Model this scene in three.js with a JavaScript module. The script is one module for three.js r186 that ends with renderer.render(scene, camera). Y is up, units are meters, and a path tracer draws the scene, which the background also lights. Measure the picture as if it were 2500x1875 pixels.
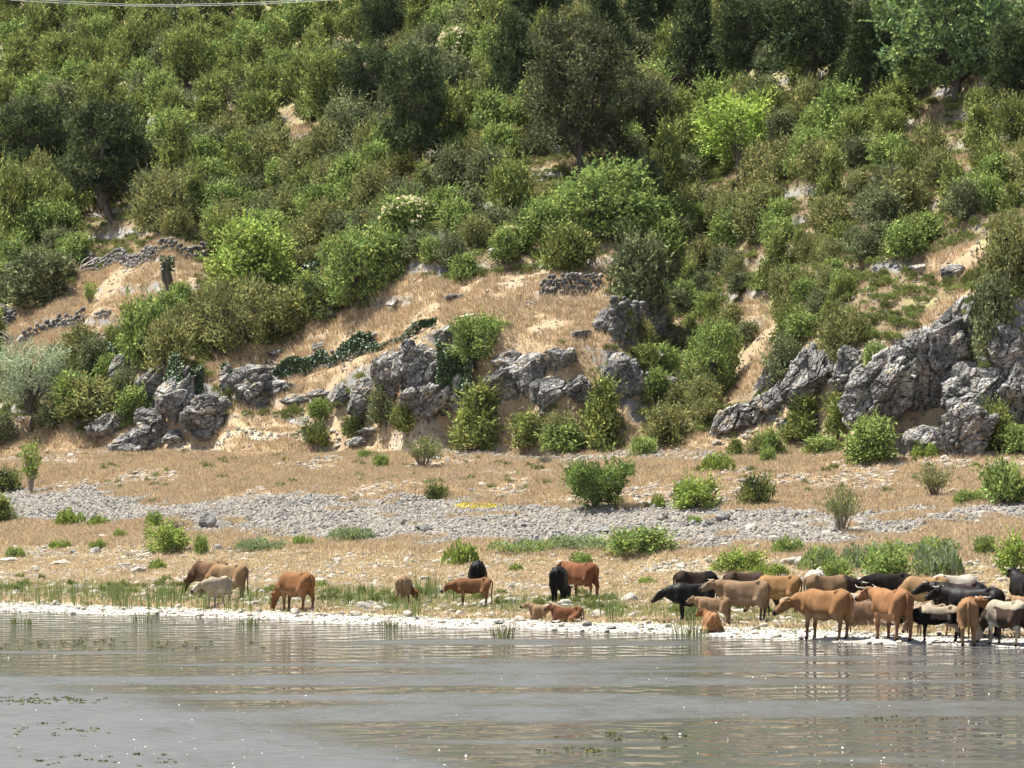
import * as THREE from 'three';
import { mergeGeometries, mergeVertices } from 'three/addons/utils/BufferGeometryUtils.js';

// ---------------------------------------------------------------- camera, sky, sun, exposure
const EYE = 4.3;                       // metres above the lake
const camera = new THREE.PerspectiveCamera(12.92, 4 / 3, 0.5, 3000);
camera.position.set(0, EYE, 0);
camera.rotation.x = 0.02747;           // a slight upward tilt
const scene = new THREE.Scene();
const renderer = new THREE.WebGLRenderer({ antialias: true });
renderer.toneMapping = THREE.LinearToneMapping;
renderer.toneMappingExposure = 2.9;
renderer.shadowMap.enabled = true;
renderer.setSize(1024, 768);
{
  const w = 256, h = 128, a = new Float32Array(w * h * 4);
  for (let j = 0; j < h; j++) for (let i = 0; i < w; i++) {
    const el = Math.max(0, Math.sin(((j + 0.5) / h - 0.5) * Math.PI)), k = Math.pow(1 - el, 2.5), o = (j * w + i) * 4;
    a[o] = 0.05 + 0.58 * k; a[o + 1] = 0.085 + 0.57 * k; a[o + 2] = 0.165 + 0.53 * k; a[o + 3] = 1;
  }
  const t = new THREE.DataTexture(a, w, h, THREE.RGBAFormat, THREE.FloatType);
  t.mapping = THREE.EquirectangularReflectionMapping; t.magFilter = THREE.LinearFilter; t.needsUpdate = true;
  scene.background = t; scene.environment = t;
}
const sun = new THREE.DirectionalLight(new THREE.Color(1, 0.955, 0.87), 5);
sun.position.set(-95, 228, -184); sun.target.position.set(0, 0, -150);
sun.castShadow = true; sun.shadow.mapSize.set(4096, 4096);
Object.assign(sun.shadow.camera, { left: -110, right: 110, top: 110, bottom: -110, near: 1, far: 700 });
scene.add(sun, sun.target);
scene.fog = new THREE.FogExp2(new THREE.Color(0.80, 0.88, 1.0), 0.000015);

// ---------------------------------------------------------------- numbers and noise
const FOCAL = 8280, S = 2500 / 2212;   // the lens in pixels of the 2500-wide photograph; S turns 2212-wide reading coordinates into those
function rng(seed) { let a = seed >>> 0; return () => { a = (a + 0x6D2B79F5) | 0; let t = Math.imul(a ^ (a >>> 15), 1 | a); t = (t + Math.imul(t ^ (t >>> 7), 61 | t)) ^ t; return ((t ^ (t >>> 14)) >>> 0) / 4294967296; }; }
const R = rng(77);
const clamp = (x, a = 0, b = 1) => Math.min(b, Math.max(a, x)), lerp = (a, b, t) => a + (b - a) * t;
const sst = (a, b, x) => { const t = clamp((x - a) / (b - a)); return t * t * (3 - 2 * t); };
function h3(x, y, z) { let h = Math.imul(x, 374761393) ^ Math.imul(y, 668265263) ^ Math.imul(z, 2147483647 - 1013904223); h = Math.imul(h ^ (h >>> 13), 1274126177); return ((h ^ (h >>> 16)) >>> 0) / 4294967296; }
function noise3(x, y, z) {              // 0..1
  const X = Math.floor(x), Y = Math.floor(y), Z = Math.floor(z); x -= X; y -= Y; z -= Z;
  const u = x * x * (3 - 2 * x), v = y * y * (3 - 2 * y), w = z * z * (3 - 2 * z);
  return lerp(lerp(lerp(h3(X, Y, Z), h3(X + 1, Y, Z), u), lerp(h3(X, Y + 1, Z), h3(X + 1, Y + 1, Z), u), v), lerp(lerp(h3(X, Y, Z + 1), h3(X + 1, Y, Z + 1), u), lerp(h3(X, Y + 1, Z + 1), h3(X + 1, Y + 1, Z + 1), u), v), w);
}
const fbm = (x, y, z, o = 4) => { let s = 0, a = 0.5, n = 0; for (let i = 0; i < o; i++) { s += a * noise3(x, y, z); n += a; a *= 0.5; x = x * 2.03 + 17.1; y = y * 2.03 + 5.7; z = z * 2.03 + 9.3; } return s / n; };
const table = (xs, x) => { if (x <= xs[0][0]) return xs[0][1]; for (let i = 1; i < xs.length; i++) if (x <= xs[i][0]) { const t = (x - xs[i - 1][0]) / (xs[i][0] - xs[i - 1][0]); return lerp(xs[i - 1][1], xs[i][1], t); } return xs[xs.length - 1][1]; };

// ---------------------------------------------------------------- the lie of the land: H(x, d), d = metres ahead of the camera
const shoreAt = (x) => 96.4 - 0.835 * clamp(x, -60, 50) + 0.5 * Math.sin(x * 0.55) + 0.35 * Math.sin(x * 1.7 + 1);
const inland = (x, d) => d - shoreAt(x);
const PROFILE = [[-60, -3.5], [-8, -0.6], [-1.2, -0.1], [0, 0], [1.5, 0.12], [4.5, 0.27], [7, 0.24], [26, 0.3], [36, 0.8], [44, 1.5], [64, 3.2], [78, 4.6], [90, 5.9]];
const CLIFF_TOP = [[-300, 1000], [0, 985], [200, 965], [390, 905], [520, 930], [640, 960], [800, 930], [960, 880], [1070, 822], [1240, 836], [1360, 860], [1500, 872], [1640, 960], [1760, 985], [1900, 900], [2090, 880], [2260, 815], [2380, 748], [2500, 725], [2900, 700]];
const CLIFF_RUN = [[-300, 10], [300, 6], [420, 3.5], [560, 8], [740, 10], [840, 5], [960, 3], [1480, 3.4], [1640, 9], [1800, 8], [1960, 4], [2500, 3.2], [2900, 4]];
const hillRise = (s) => s < 0 ? 0 : s < 170 ? 0.43 * s : 73 + 22 * (1 - Math.exp(-(s - 170) / 60));
function H(x, d) {
  const t = inland(x, d);
  let e = table(PROFILE, t);
  if (t > 30) e += (fbm(x * 0.09, d * 0.09, 3.1, 3) - 0.5) * 1.1 * sst(30, 70, t);
  if (t > 8) e += (fbm(x * 0.5, d * 0.5, 8.7, 3) - 0.5) * 0.22 * sst(8, 40, t);
  const u = clamp(1250 + FOCAL * x / Math.max(d, 60), -300, 2900), foot = 88 + 4 * (noise3(u * 0.008, 4.2, 1) - 0.5);
  if (t > foot - 1) {
    const top = table(CLIFF_TOP, u), run = table(CLIFF_RUN, u), dt = shoreAt(x) + foot + run, C = Math.max(1.2, EYE + (1165 - top) * dt / FOCAL - 5.7);
    let f = clamp((t - foot) / run);
    f = lerp(f, sst(0, 1, f), 0.6);
    if (run > 5) { const n = 3, k = f * n, fl = Math.floor(k); f = (fl + Math.pow(k - fl, 0.45)) / n; if (f > 1) f = 1; }
    e += C * f;
    const s = t - foot - run * 0.85;
    if (s > 0) {
      e += hillRise(s) + (fbm(x * 0.055, d * 0.055, 6.6, 4) - 0.5) * 3.4 * sst(0, 25, s);
      const st = e + 1.6 * fbm(x * 0.05, d * 0.05, 1.1, 2), k = st / 2.1, fl = Math.floor(k), fr = k - fl;   // old field terraces
      e += 0.30 * (sst(0.35, 0.65, fr) - fr) * 2.1 * sst(2, 10, s) * (1 - sst(45, 70, s));
    }
  }
  return e;
}
const up3 = new THREE.Vector3();
function ray(px, py) { return up3.set((px - 1250) / FOCAL, (937.5 - py) / FOCAL, -1).applyEuler(camera.rotation).clone(); }
function pick(px, py) {                // where the line of sight through a photograph pixel meets the land
  const r = ray(px, py); r.multiplyScalar(1 / -r.z);
  let d = 40;
  while (d < 380 && EYE + r.y * d > H(r.x * d, d)) d += 0.3;
  let a = d - 0.3, b = d;
  for (let i = 0; i < 12; i++) { const m = (a + b) / 2; if (EYE + r.y * m > H(r.x * m, m)) a = m; else b = m; }
  return { x: r.x * b, d: b, y: H(r.x * b, b), m: b / FOCAL };
}
const P2 = (X, Y) => pick(X * S, Y * S);
const _c = new THREE.Vector3();
function project(x, y, z) { _c.set(x, y - EYE, z).applyEuler(new THREE.Euler(-camera.rotation.x, 0, 0)); return [(1250 + FOCAL * _c.x / -_c.z) / S, (937.5 - FOCAL * _c.y / -_c.z) / S]; }
const inPoly = (p, x, y) => { let c = false; for (let i = 0, j = p.length - 1; i < p.length; j = i++) if ((p[i][1] > y) !== (p[j][1] > y) && x < (p[j][0] - p[i][0]) * (y - p[i][1]) / (p[j][1] - p[i][1]) + p[i][0]) c = !c; return c; };
const onLand = (list) => list.map(([X, Y]) => { const q = P2(X, Y); return [q.x, q.d]; });

// dry meadow clearings on the hillside (outlines walked on the land)
const CLEARINGS = [
  [[395, 500], [560, 470], [655, 462], [650, 498], [520, 512], [420, 520]],
  [[150, 570], [440, 566], [420, 640], [330, 700], [255, 740], [130, 790], [0, 800], [0, 690], [60, 660], [160, 640]],
  [[430, 790], [470, 765], [660, 720], [700, 690], [820, 640], [930, 600], [1060, 600], [1180, 590], [1300, 565], [1340, 560], [1330, 640], [1290, 680], [1150, 720], [1000, 740], [900, 790], [820, 830], [700, 860], [560, 900], [500, 900], [480, 840]],
  [[800, 600], [880, 590], [920, 630], [860, 660], [800, 655]],
  [[1110, 690], [1330, 650], [1330, 740], [1290, 780], [1120, 770]],
  [[1590, 640], [1670, 650], [1680, 720], [1640, 740], [1590, 700]],
  [[1420, 760], [1560, 730], [1700, 760], [1750, 740], [1760, 800], [1640, 860], [1470, 840]],
  [[1960, 550], [2140, 515], [2150, 560], [2070, 620], [1980, 600]],
  [[2020, 380], [2080, 335], [2230, 335], [2230, 365], [2110, 375], [2040, 420]],
  [[600, 285], [660, 270], [700, 300], [690, 330], [610, 330]],
  [[2020, 650], [2080, 620], [2110, 660], [2000, 740], [1960, 720]],
  [[70, 440], [110, 450], [110, 500], [80, 490]],
].map(onLand);
const inClearing = (x, d) => CLEARINGS.some((p) => inPoly(p, x, d));
const SCREE = onLand([[-80, 1055], [60, 1052], [190, 1056], [280, 1072], [400, 1095], [520, 1075], [640, 1068], [800, 1082], [1000, 1078], [1150, 1090], [1300, 1105], [1450, 1098], [1600, 1085], [1700, 1092], [1850, 1110], [2060, 1090], [2300, 1095], [2300, 1130], [2080, 1125], [1900, 1172], [1700, 1195], [1500, 1192], [1330, 1180], [1000, 1174], [700, 1165], [420, 1150], [380, 1125], [200, 1132], [-80, 1130]]);
const RUBBLE = onLand([[430, 945], [700, 955], [1100, 972], [1500, 972], [1700, 985], [1450, 995], [1000, 985], [700, 968], [300, 978], [220, 985], [230, 965]]);

// ---------------------------------------------------------------- naming and describing
const used = {};
function numbered(n) { const k = used[n] = (used[n] ?? -1) + 1; return k ? `${n}_${String(k).padStart(3, '0')}` : n; }
function tag(o, label, category, group, kind) { if (label) o.userData.label = label; if (category) o.userData.category = category; if (group) o.userData.group = group; if (kind) o.userData.kind = kind; return o; }
const shade = (m) => { m.castShadow = m.receiveShadow = true; return m; };
function part(name, g, m, parent) { const o = shade(new THREE.Mesh(g, m)); o.name = name; parent.add(o); return o; }
function thing(name, label, category, group) { const o = new THREE.Group(); o.name = numbered(name); scene.add(o); return tag(o, label, category, group); }
function single(name, g, m, label, category, group, kind) { const o = shade(new THREE.Mesh(g, m)); o.name = numbered(name); scene.add(o); return tag(o, label, category, group, kind); }
const LAND = [];                       // landmarks that labels can refer to, in reading coordinates
const mark = (name, X, Y) => LAND.push([name, X, Y]);
const ranks = {}, NTH = (() => { const one = ['', 'first', 'second', 'third', 'fourth', 'fifth', 'sixth', 'seventh', 'eighth', 'ninth', 'tenth', 'eleventh', 'twelfth', 'thirteenth', 'fourteenth', 'fifteenth', 'sixteenth', 'seventeenth', 'eighteenth', 'nineteenth'], out = []; for (let n = 1; n < 70; n++) { const t = ['', '', 'twenty', 'thirty', 'forty', 'fifty', 'sixty'][Math.floor(n / 10)]; out.push(n === 1 ? 'nearest' : (n < 20 ? one[n] : n % 10 ? `${t}-${one[n % 10]}` : t.replace('y', 'ieth')) + ' nearest'); } return out; })();
const pending = [];
const later = (o, what, X, Y) => { pending.push({ o, what, X, Y }); return o; };
function describeAll() {               // "olive bush above the lime-green tree, second nearest to it"
  const by = {};
  for (const p of pending) {
    let best = null, bd = 1e9;
    for (const l of LAND) { const q = Math.hypot((p.X - l[1]), (p.Y - l[2]) * 1.2); if (q < bd && q > 6) { bd = q; best = l; } }
    const dx = p.X - best[1], dy = (p.Y - best[2]) * 1.2, side = Math.abs(dx) > Math.abs(dy) ? (dx < 0 ? 'left of' : 'right of') : (dy < 0 ? 'above' : 'below');
    (by[`${p.what} ${side} the ${best[0]}`] ??= []).push([bd, p]);
  }
  for (const [k, list] of Object.entries(by)) {
    list.sort((a, b) => a[0] - b[0]);
    list.forEach(([, p], i) => tag(p.o, list.length === 1 ? k : `${k}, ${NTH[Math.min(i, 68)]} to it`));
  }
}

// ---------------------------------------------------------------- ground
const lin = (r, g, b) => new THREE.Color().setRGB(r, g, b);
const TX0 = -62, TX1 = 62, TD0 = 78, TD1 = 350;
const W0 = [0.36, 0.275, 0.175], W1 = [0.28, 0.20, 0.115], LITTER = [0.17, 0.125, 0.07], GREEN = [0.15, 0.17, 0.06], PEB = [0.33, 0.305, 0.265], GREY = [0.26, 0.255, 0.25], ROCK = [0.27, 0.265, 0.265];
const mix3 = (a, b, t) => [lerp(a[0], b[0], t), lerp(a[1], b[1], t), lerp(a[2], b[2], t)];
function zone(x, d) {                  // what lies on the land: shares of pebble, green, dry grass, scree, litter
  const t = inland(x, d), n = fbm(x * 0.22, d * 0.12, 2.2, 3), n2 = fbm(x * 0.7, d * 0.45, 7.7, 3);
  const z = { t, n, n2, peb: 0, green: 0, scree: 0, hill: 0, stony: 0, dry: 0 };
  z.peb = 1 - sst(1.6, 3.0, t + (n2 - 0.5) * 2.5);
  if (t > 3) { z.green = sst(3, 5, t) * (1 - sst(12, 26, t + (n - 0.5) * 16)); z.stony = sst(0.5, 0.6, n2) * (1 - sst(36, 46, t)); z.dry = sst(8, 24, t + (n - 0.5) * 16); }
  if (t > 36 && t < 74) { z.scree = inPoly(SCREE, x + (n2 - 0.5) * 4, d + (n - 0.5) * 4 + (n2 - 0.5) * 5) ? 1 : 0; if (z.scree && n2 > 0.68 && n > 0.5) z.scree = 0; if (z.scree && x > 8 && fbm(x * 0.5, d * 0.3, 33, 3) < 0.36 + 0.009 * (x - 8)) z.scree = 0; }
  if (t > 80 && t < 95 && inPoly(RUBBLE, x + (n2 - 0.5) * 3, d + (n - 0.5) * 3)) z.stony = 0.8;
  if (t > 91) z.hill = 1;
  return z;
}
{
  const N = 1024, M = 2048, a = new Uint8Array(N * M * 4), to = (v) => Math.round(255 * clamp(v <= 0.0031308 ? 12.92 * v : 1.055 * Math.pow(v, 1 / 2.4) - 0.055));
  for (let j = 0; j < M; j++) for (let i = 0; i < N; i++) {
    const x = lerp(TX0, TX1, (i + 0.5) / N), d = lerp(TD0, TD1, (j + 0.5) / M), z = zone(x, d);
    const f = h3(i, j, 5), f2 = noise3(x * 3.1, d * 2.1, 9);
    let c = mix3(W0, W1, clamp(z.n * 1.6 - 0.3 + (f2 - 0.5) * 0.5)); if (!z.hill && z.t < 46) c = mix3(c, f2 > 0.55 ? [0.34, 0.30, 0.20] : [0.30, 0.265, 0.165], 0.75);
    if (z.hill) {
      const open = inClearing(x + (z.n2 - 0.5) * 3, d + (z.n - 0.5) * 3);
      if (open) c = mix3(c, [0.235, 0.17, 0.10], 0.65);
      if (!open) c = mix3(LITTER, mix3(GREEN, W1, 0.4), sst(0.42, 0.62, z.n2));
      const sl = Math.abs(H(x, d + 0.5) - H(x, d - 0.5));
      if (sl > 0.6) c = mix3(c, mix3([0.13, 0.125, 0.12], GREY, f2), sst(0.6, 0.95, sl + (z.n2 - 0.5) * 0.5));
    } else {
      c = mix3(c, mix3(GREEN, W1, f2 * 0.6), z.green * 0.75);
      c = mix3(c, mix3(PEB, GREY, f2 * 0.5), z.stony * 0.6 * (f > 0.4 ? 1 : 0.4));
      if (z.scree) c = mix3(mix3([0.16, 0.155, 0.15], ROCK, f), W1, f2 > 0.75 ? 0.3 : 0);
      c = mix3(c, mix3(PEB, GREY, f * f2 * 0.7), z.peb);
      if (z.t < 0) c = mix3([0.2, 0.19, 0.15], GREY, f2 * 0.4);
    }
    const k = 0.86 + 0.28 * f, o = (j * N + i) * 4;
    a[o] = to(c[0] * k); a[o + 1] = to(c[1] * k); a[o + 2] = to(c[2] * k); a[o + 3] = 255;
  }
  const map = new THREE.DataTexture(a, N, M); map.colorSpace = THREE.SRGBColorSpace; map.magFilter = THREE.LinearFilter; map.needsUpdate = true;
  const us = [], ds = [];
  for (const u of [-1.6, -1.1, -0.7, -0.45, -0.32, -0.26]) us.push(u);
  for (let i = 0; i <= 420; i++) us.push(lerp(-0.215, 0.215, i / 420));
  for (const u of [0.26, 0.32, 0.45, 0.7, 1.1, 1.6]) us.push(u);
  for (let d = 40; d < 78; d += 4) ds.push(d);
  for (let d = 78; d < 150; d += 0.5) ds.push(d);
  for (let d = 150; d < 225; d += 0.28) ds.push(d);
  for (let d = 225; d < 320; d += 0.7) ds.push(d);
  for (let d = 320; d <= 620; d += 8) ds.push(d);
  const nu = us.length, nd = ds.length, p = new Float32Array(nu * nd * 3), uv = new Float32Array(nu * nd * 2), ix = [];
  for (let j = 0; j < nd; j++) for (let i = 0; i < nu; i++) {
    const d = ds[j], x = us[i] * d, k = j * nu + i;
    p[k * 3] = x; p[k * 3 + 1] = H(x, d); p[k * 3 + 2] = -d;
    uv[k * 2] = (x - TX0) / (TX1 - TX0); uv[k * 2 + 1] = (d - TD0) / (TD1 - TD0);
    if (i && j) ix.push(k - nu - 1, k - nu, k, k - nu - 1, k, k - 1);
  }
  const g = new THREE.BufferGeometry(); g.setAttribute('position', new THREE.BufferAttribute(p, 3)); g.setAttribute('uv', new THREE.BufferAttribute(uv, 2)); g.setIndex(ix); g.computeVertexNormals();
  const o = shade(new THREE.Mesh(g, new THREE.MeshStandardMaterial({ map, roughness: 1 }))); o.name = 'hillside_terrain'; scene.add(o);
  tag(o, 'dry grassy lakeshore rising into a rocky scrub hillside', 'terrain', null, 'structure');
}
console.log('terrain');

// ---------------------------------------------------------------- lake
{
  const N = 512, b = new Uint8Array(N * N * 4), q = rng(5), waves = [];
  for (let i = 0; i < 46; i++) { const k = Math.round(lerp(10, 70, q() * q())), th = lerp(-1.2, 1.2, q()) + Math.PI / 2, kx = Math.round(k * Math.cos(th)), ky = Math.round(k * Math.sin(th)); waves.push([kx, ky, q() * 6.283, 1 / Math.pow(Math.hypot(kx, ky) + 1, 1.15)]); }
  let lo = 1e9, hi = -1e9; const v = new Float32Array(N * N);
  for (let j = 0; j < N; j++) for (let i = 0; i < N; i++) { let s = 0; for (const w of waves) s += w[3] * Math.sin(6.2832 * (w[0] * i + w[1] * j) / N + w[2]); v[j * N + i] = s; lo = Math.min(lo, s); hi = Math.max(hi, s); }
  for (let i = 0; i < N * N; i++) { const s = Math.round(255 * (v[i] - lo) / (hi - lo)); b[i * 4] = b[i * 4 + 1] = b[i * 4 + 2] = s; b[i * 4 + 3] = 255; }
  const bump = new THREE.DataTexture(b, N, N); bump.wrapS = bump.wrapT = THREE.RepeatWrapping; bump.magFilter = THREE.LinearFilter; bump.needsUpdate = true; bump.repeat.set(10, 10);
  const M = 1024, r = new Uint8Array(M * M * 4);   // wind-ruffled and calm water over 160 x 160 m
  for (let j = 0; j < M; j++) for (let i = 0; i < M; i++) {
    const x = (i / M - 0.5) * 160, d = j / M * 160 - 20;
    const px = 1250 + FOCAL * x / Math.max(20, d), py = 1165 + FOCAL * EYE / Math.max(20, d);
    const edge = 1635 + (px - 0) * 0.19 + 60 * (fbm(x * 0.25, d * 0.06, 4, 3) - 0.5);
    let ruff = sst(-20, 60, py - edge);
    ruff = Math.max(ruff, 0.75 * sst(0.55, 0.68, fbm(x * 0.09, d * 0.42, 12, 3)) * (0.5 + 0.5 * sst(-14, 2, -x)));
    const t = inland(x, d); ruff *= sst(-1, -9, t);
    const k = 0.03 + 0.40 * clamp(ruff) + 0.03 * noise3(x, d, 3) + clamp(ruff) * ((h3(i, j, 9) - 0.5) * 0.3 + (noise3(x * 1.5, d * 0.8, 14) - 0.5) * 0.2);
    r[(j * M + i) * 4] = 0; r[(j * M + i) * 4 + 1] = Math.round(255 * clamp(k, 0.02, 0.7)); r[(j * M + i) * 4 + 2] = 0; r[(j * M + i) * 4 + 3] = 255;
  }
  const rough = new THREE.DataTexture(r, M, M); rough.magFilter = THREE.LinearFilter; rough.needsUpdate = true; rough.wrapS = rough.wrapT = THREE.ClampToEdgeWrapping;
  const g = new THREE.BufferGeometry();
  const P = [], U = [], I = [];
  const xs = [-300, -80, 80, 300], dd = [-200, -20, 140, 330];
  for (const d of dd) for (const x of xs) { P.push(x, 0, -d); U.push((x + 80) / 160, (d + 20) / 160); }
  for (let j = 0; j < 3; j++) for (let i = 0; i < 3; i++) { const k = j * 4 + i; I.push(k, k + 1, k + 5, k, k + 5, k + 4); }
  g.setAttribute('position', new THREE.Float32BufferAttribute(P, 3)); g.setAttribute('uv', new THREE.Float32BufferAttribute(U, 2)); g.setIndex(I); g.computeVertexNormals();
  const m = new THREE.MeshPhysicalMaterial({ color: lin(0.082, 0.083, 0.081), roughness: 1, roughnessMap: rough, bumpMap: bump, bumpScale: 0.055, ior: 1.333, specularIntensity: 1 });
  const o = shade(new THREE.Mesh(g, m)); o.name = 'lake_water'; scene.add(o); tag(o, 'calm grey-green lake water with rippled reflections', 'water', null, 'structure');
}

// ---------------------------------------------------------------- leaves, trunks, plants
class Leaves {
  constructor(seed) { this.p = []; this.n = []; this.c = []; this.i = []; this.r = rng(seed); }
  leaf(x, y, z, ax, ay, az, L, W, col, k) {
    const r = this.r; let bx = r() - 0.5, by = r() - 0.5, bz = r() - 0.5;
    const al = Math.hypot(ax, ay, az) || 1; ax /= al; ay /= al; az /= al;
    const dt = ax * bx + ay * by + az * bz; bx -= ax * dt; by -= ay * dt; bz -= az * dt; const bl = Math.hypot(bx, by, bz) || 1; bx /= bl; by /= bl; bz /= bl;
    const nx = az * by - ay * bz, ny = ax * bz - az * bx, nz = ay * bx - ax * by, o = this.p.length / 3, h = L / 2, w = W / 2;
    this.p.push(x - ax * h, y - ay * h, z - az * h, x + bx * w, y + by * w, z + bz * w, x + ax * h, y + ay * h, z + az * h, x - bx * w, y - by * w, z - bz * w);
    for (let q = 0; q < 4; q++) { this.n.push(nx, ny, nz); this.c.push(col[0] * k * 0.7, col[1] * k * 0.7, col[2] * k * 0.7); }
    this.i.push(o, o + 1, o + 2, o, o + 2, o + 3);
  }
  geo() { const g = new THREE.BufferGeometry(); g.setAttribute('position', new THREE.Float32BufferAttribute(this.p, 3)); g.setAttribute('normal', new THREE.Float32BufferAttribute(this.n, 3)); g.setAttribute('color', new THREE.Float32BufferAttribute(this.c, 3)); g.setIndex(this.i); return g; }
}
function tube(path, r0, r1, sides = 6) {   // a tapered limb along points
  const c = new THREE.CatmullRomCurve3(path.map((q) => new THREE.Vector3(...q))), n = Math.max(3, path.length * 2), g = new THREE.TubeGeometry(c, n, 1, sides, false), p = g.attributes.position, v = new THREE.Vector3(), w = new THREE.Vector3();
  for (let j = 0; j <= n; j++) { c.getPointAt(j / n, v); const rr = lerp(r0, r1, j / n); for (let k = 0; k <= sides; k++) { const q = j * (sides + 1) + k; w.fromBufferAttribute(p, q).sub(v).multiplyScalar(rr).add(v); p.setXYZ(q, w.x, w.y, w.z); } }
  g.deleteAttribute('uv'); g.computeVertexNormals(); return g;
}
// kinds of crown: lobes of leaf sprays on limbs; everything in metres
function crownPlant(seed, o) {
  const r = rng(seed), F = new Leaves(seed + 1), { w, h, clear = 0, lobes = 14, n = 5200, L = 0.16, W = 0.08, up = 0.3, lobe = 0.34, cols, shape = 'round', tuft = 9, spread = 1, fill = 0.55 } = o;
  const limbs = [], RX = w / 2, trunkTop = clear + (h - clear) * 0.35, lean = o.lean ?? [0, 0];
  const lob = [];
  for (let i = 0; i < lobes; i++) {
    const a = i * 2.39996 + r() * 0.7, f = (i + 0.5) / lobes, yy = shape === 'cone' ? Math.pow(f, 0.8) : shape === 'vase' ? 0.08 + 0.86 * Math.sqrt(f) : shape === 'column' ? f : 0.12 + 0.82 * f;
    const rad = shape === 'cone' ? (1 - yy * 0.82) : shape === 'vase' ? 0.62 + 0.42 * yy : shape === 'column' ? 0.55 + 0.3 * Math.sin(f * 3) : Math.sqrt(Math.max(0.05, 1 - Math.pow((yy - 0.42) / 0.62, 2)));
    const rr = RX * rad * (shape === 'round' ? 0.35 + 0.5 * r() : 0.45 + 0.35 * r()), lr = Math.min(RX, (h - clear) / 2) * lobe * (0.7 + 0.6 * r()) * (shape === 'cone' ? 1.15 - yy * 0.6 : 1);
    const ir = 0.62 + 0.76 * noise3(Math.cos(a) * 1.4 + seed, Math.sin(a) * 1.4, yy * 2.2), x = Math.cos(a) * rr * ir * spread + lean[0] * yy, z = Math.sin(a) * rr * ir * spread + lean[1] * yy, y = clear + yy * (h - clear - lr * 0.7) + lr * 0.15;
    const tn = o.tones ?? 0.5; lob.push([x, y, z, lr, 1 - tn * 0.5 + tn * r(), r()]);
    limbs.push(tube([[lean[0] * 0.1, trunkTop * 0.35, 0], [x * 0.35 + (r() - 0.5) * 0.2 * RX, lerp(trunkTop * 0.7, y, 0.4), z * 0.35 + (r() - 0.5) * 0.2 * RX], [x, y, z]], (o.trunk ?? 0.05 * h) * 0.42, 0.012, 4));
  }
  const sprig = o.sprig ?? 0.3, nS = Math.round(n * sprig / 7);
  for (let k = 0; k < nS; k++) {        // shoots that stand out of the crown
    const [x, y, z, lr, tone] = lob[Math.floor(r() * lob.length)]; let dx = r() - 0.5, dy = r() - 0.25, dz = r() - 0.5; const l = Math.hypot(dx, dy, dz) || 1; dx /= l; dy /= l; dz /= l;
    const col = cols[Math.floor(r() * cols.length)], len = L * (2 + 2.6 * r()), vx = dx * 0.8, vy = dy * 0.6 + 0.25 + up * 0.5, vz = dz * 0.8, vl = Math.hypot(vx, vy, vz) || 1, kk = tone * (0.9 + 0.4 * r());
    for (let s = 0; s < 7; s++) { const f = s / 6 * len, px = x + dx * lr * 0.9 + vx / vl * f, py = y + dy * lr * 0.85 + vy / vl * f, pz = z + dz * lr * 0.9 + vz / vl * f; if (py > 0.03) F.leaf(px + (r() - 0.5) * L * 0.5, py, pz + (r() - 0.5) * L * 0.5, vx / vl + (r() - 0.5) * 1.3, vy / vl + (r() - 0.5) * 1.3, vz / vl + (r() - 0.5) * 1.3, L * (0.6 + 0.5 * r()), W * (0.6 + 0.5 * r()), col, kk * (0.9 + 0.2 * r())); }
  }
  const vol = lob.reduce((s, l) => s + l[3] * l[3], 0);
  for (const [x, y, z, lr, tone, hueR] of lob) {
    const count = Math.round(n * 0.85 * (1 - sprig * 0.6) * lr * lr / vol / tuft);
    for (let k = 0; k < count; k++) {
      let dx = r() - 0.5, dy = r() - 0.5, dz = r() - 0.5; const l = Math.hypot(dx, dy, dz) || 1; dx /= l; dy /= l; dz /= l;
      const q = lr * (fill + (1 - fill) * Math.sqrt(r())) * (0.85 + 0.35 * r()), cx = x + dx * q * 1.1, cy = y + dy * q * (o.pad ?? 0.85), cz = z + dz * q * 1.1;
      if (cy < 0.02) continue;
      const col = cols[Math.floor(clamp(hueR * 0.6 + r() * 0.6, 0, 0.999) * cols.length)], kk = tone * (0.5 + 1.0 * r());
      for (let s = 0; s < tuft; s++) {
        const j = L * (o.puff ?? 1.0) * 1.25, ax = dx * 0.8 + (r() - 0.5) * 1.7, ay = dy * 0.8 + up + (r() - 0.5) * 1.5, az = dz * 0.8 + (r() - 0.5) * 1.7;
        F.leaf(cx + (r() - 0.5) * 2 * j, Math.max(0.02, cy + (r() - 0.5) * 2 * j), cz + (r() - 0.5) * 2 * j, ax, ay, az, L * (0.6 + 0.8 * r()), W * (0.6 + 0.8 * r()), col, kk * (0.7 + 0.6 * r()));
      }
    }
  }
  const tr = o.trunk ?? 0.05 * h, trunk = [tube(o.stem ?? [[0, -0.25, 0], [(r() - 0.5) * 0.1 * h, trunkTop * 0.5, (r() - 0.5) * 0.06 * h], [lean[0] * 0.4, trunkTop, lean[1] * 0.4], [lean[0] * 0.7, h * 0.72, lean[1] * 0.7]], tr, tr * 0.25, 7), ...limbs];
  return { crown: F.geo(), trunk: mergeGeometries(trunk), w, h };
}
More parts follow.
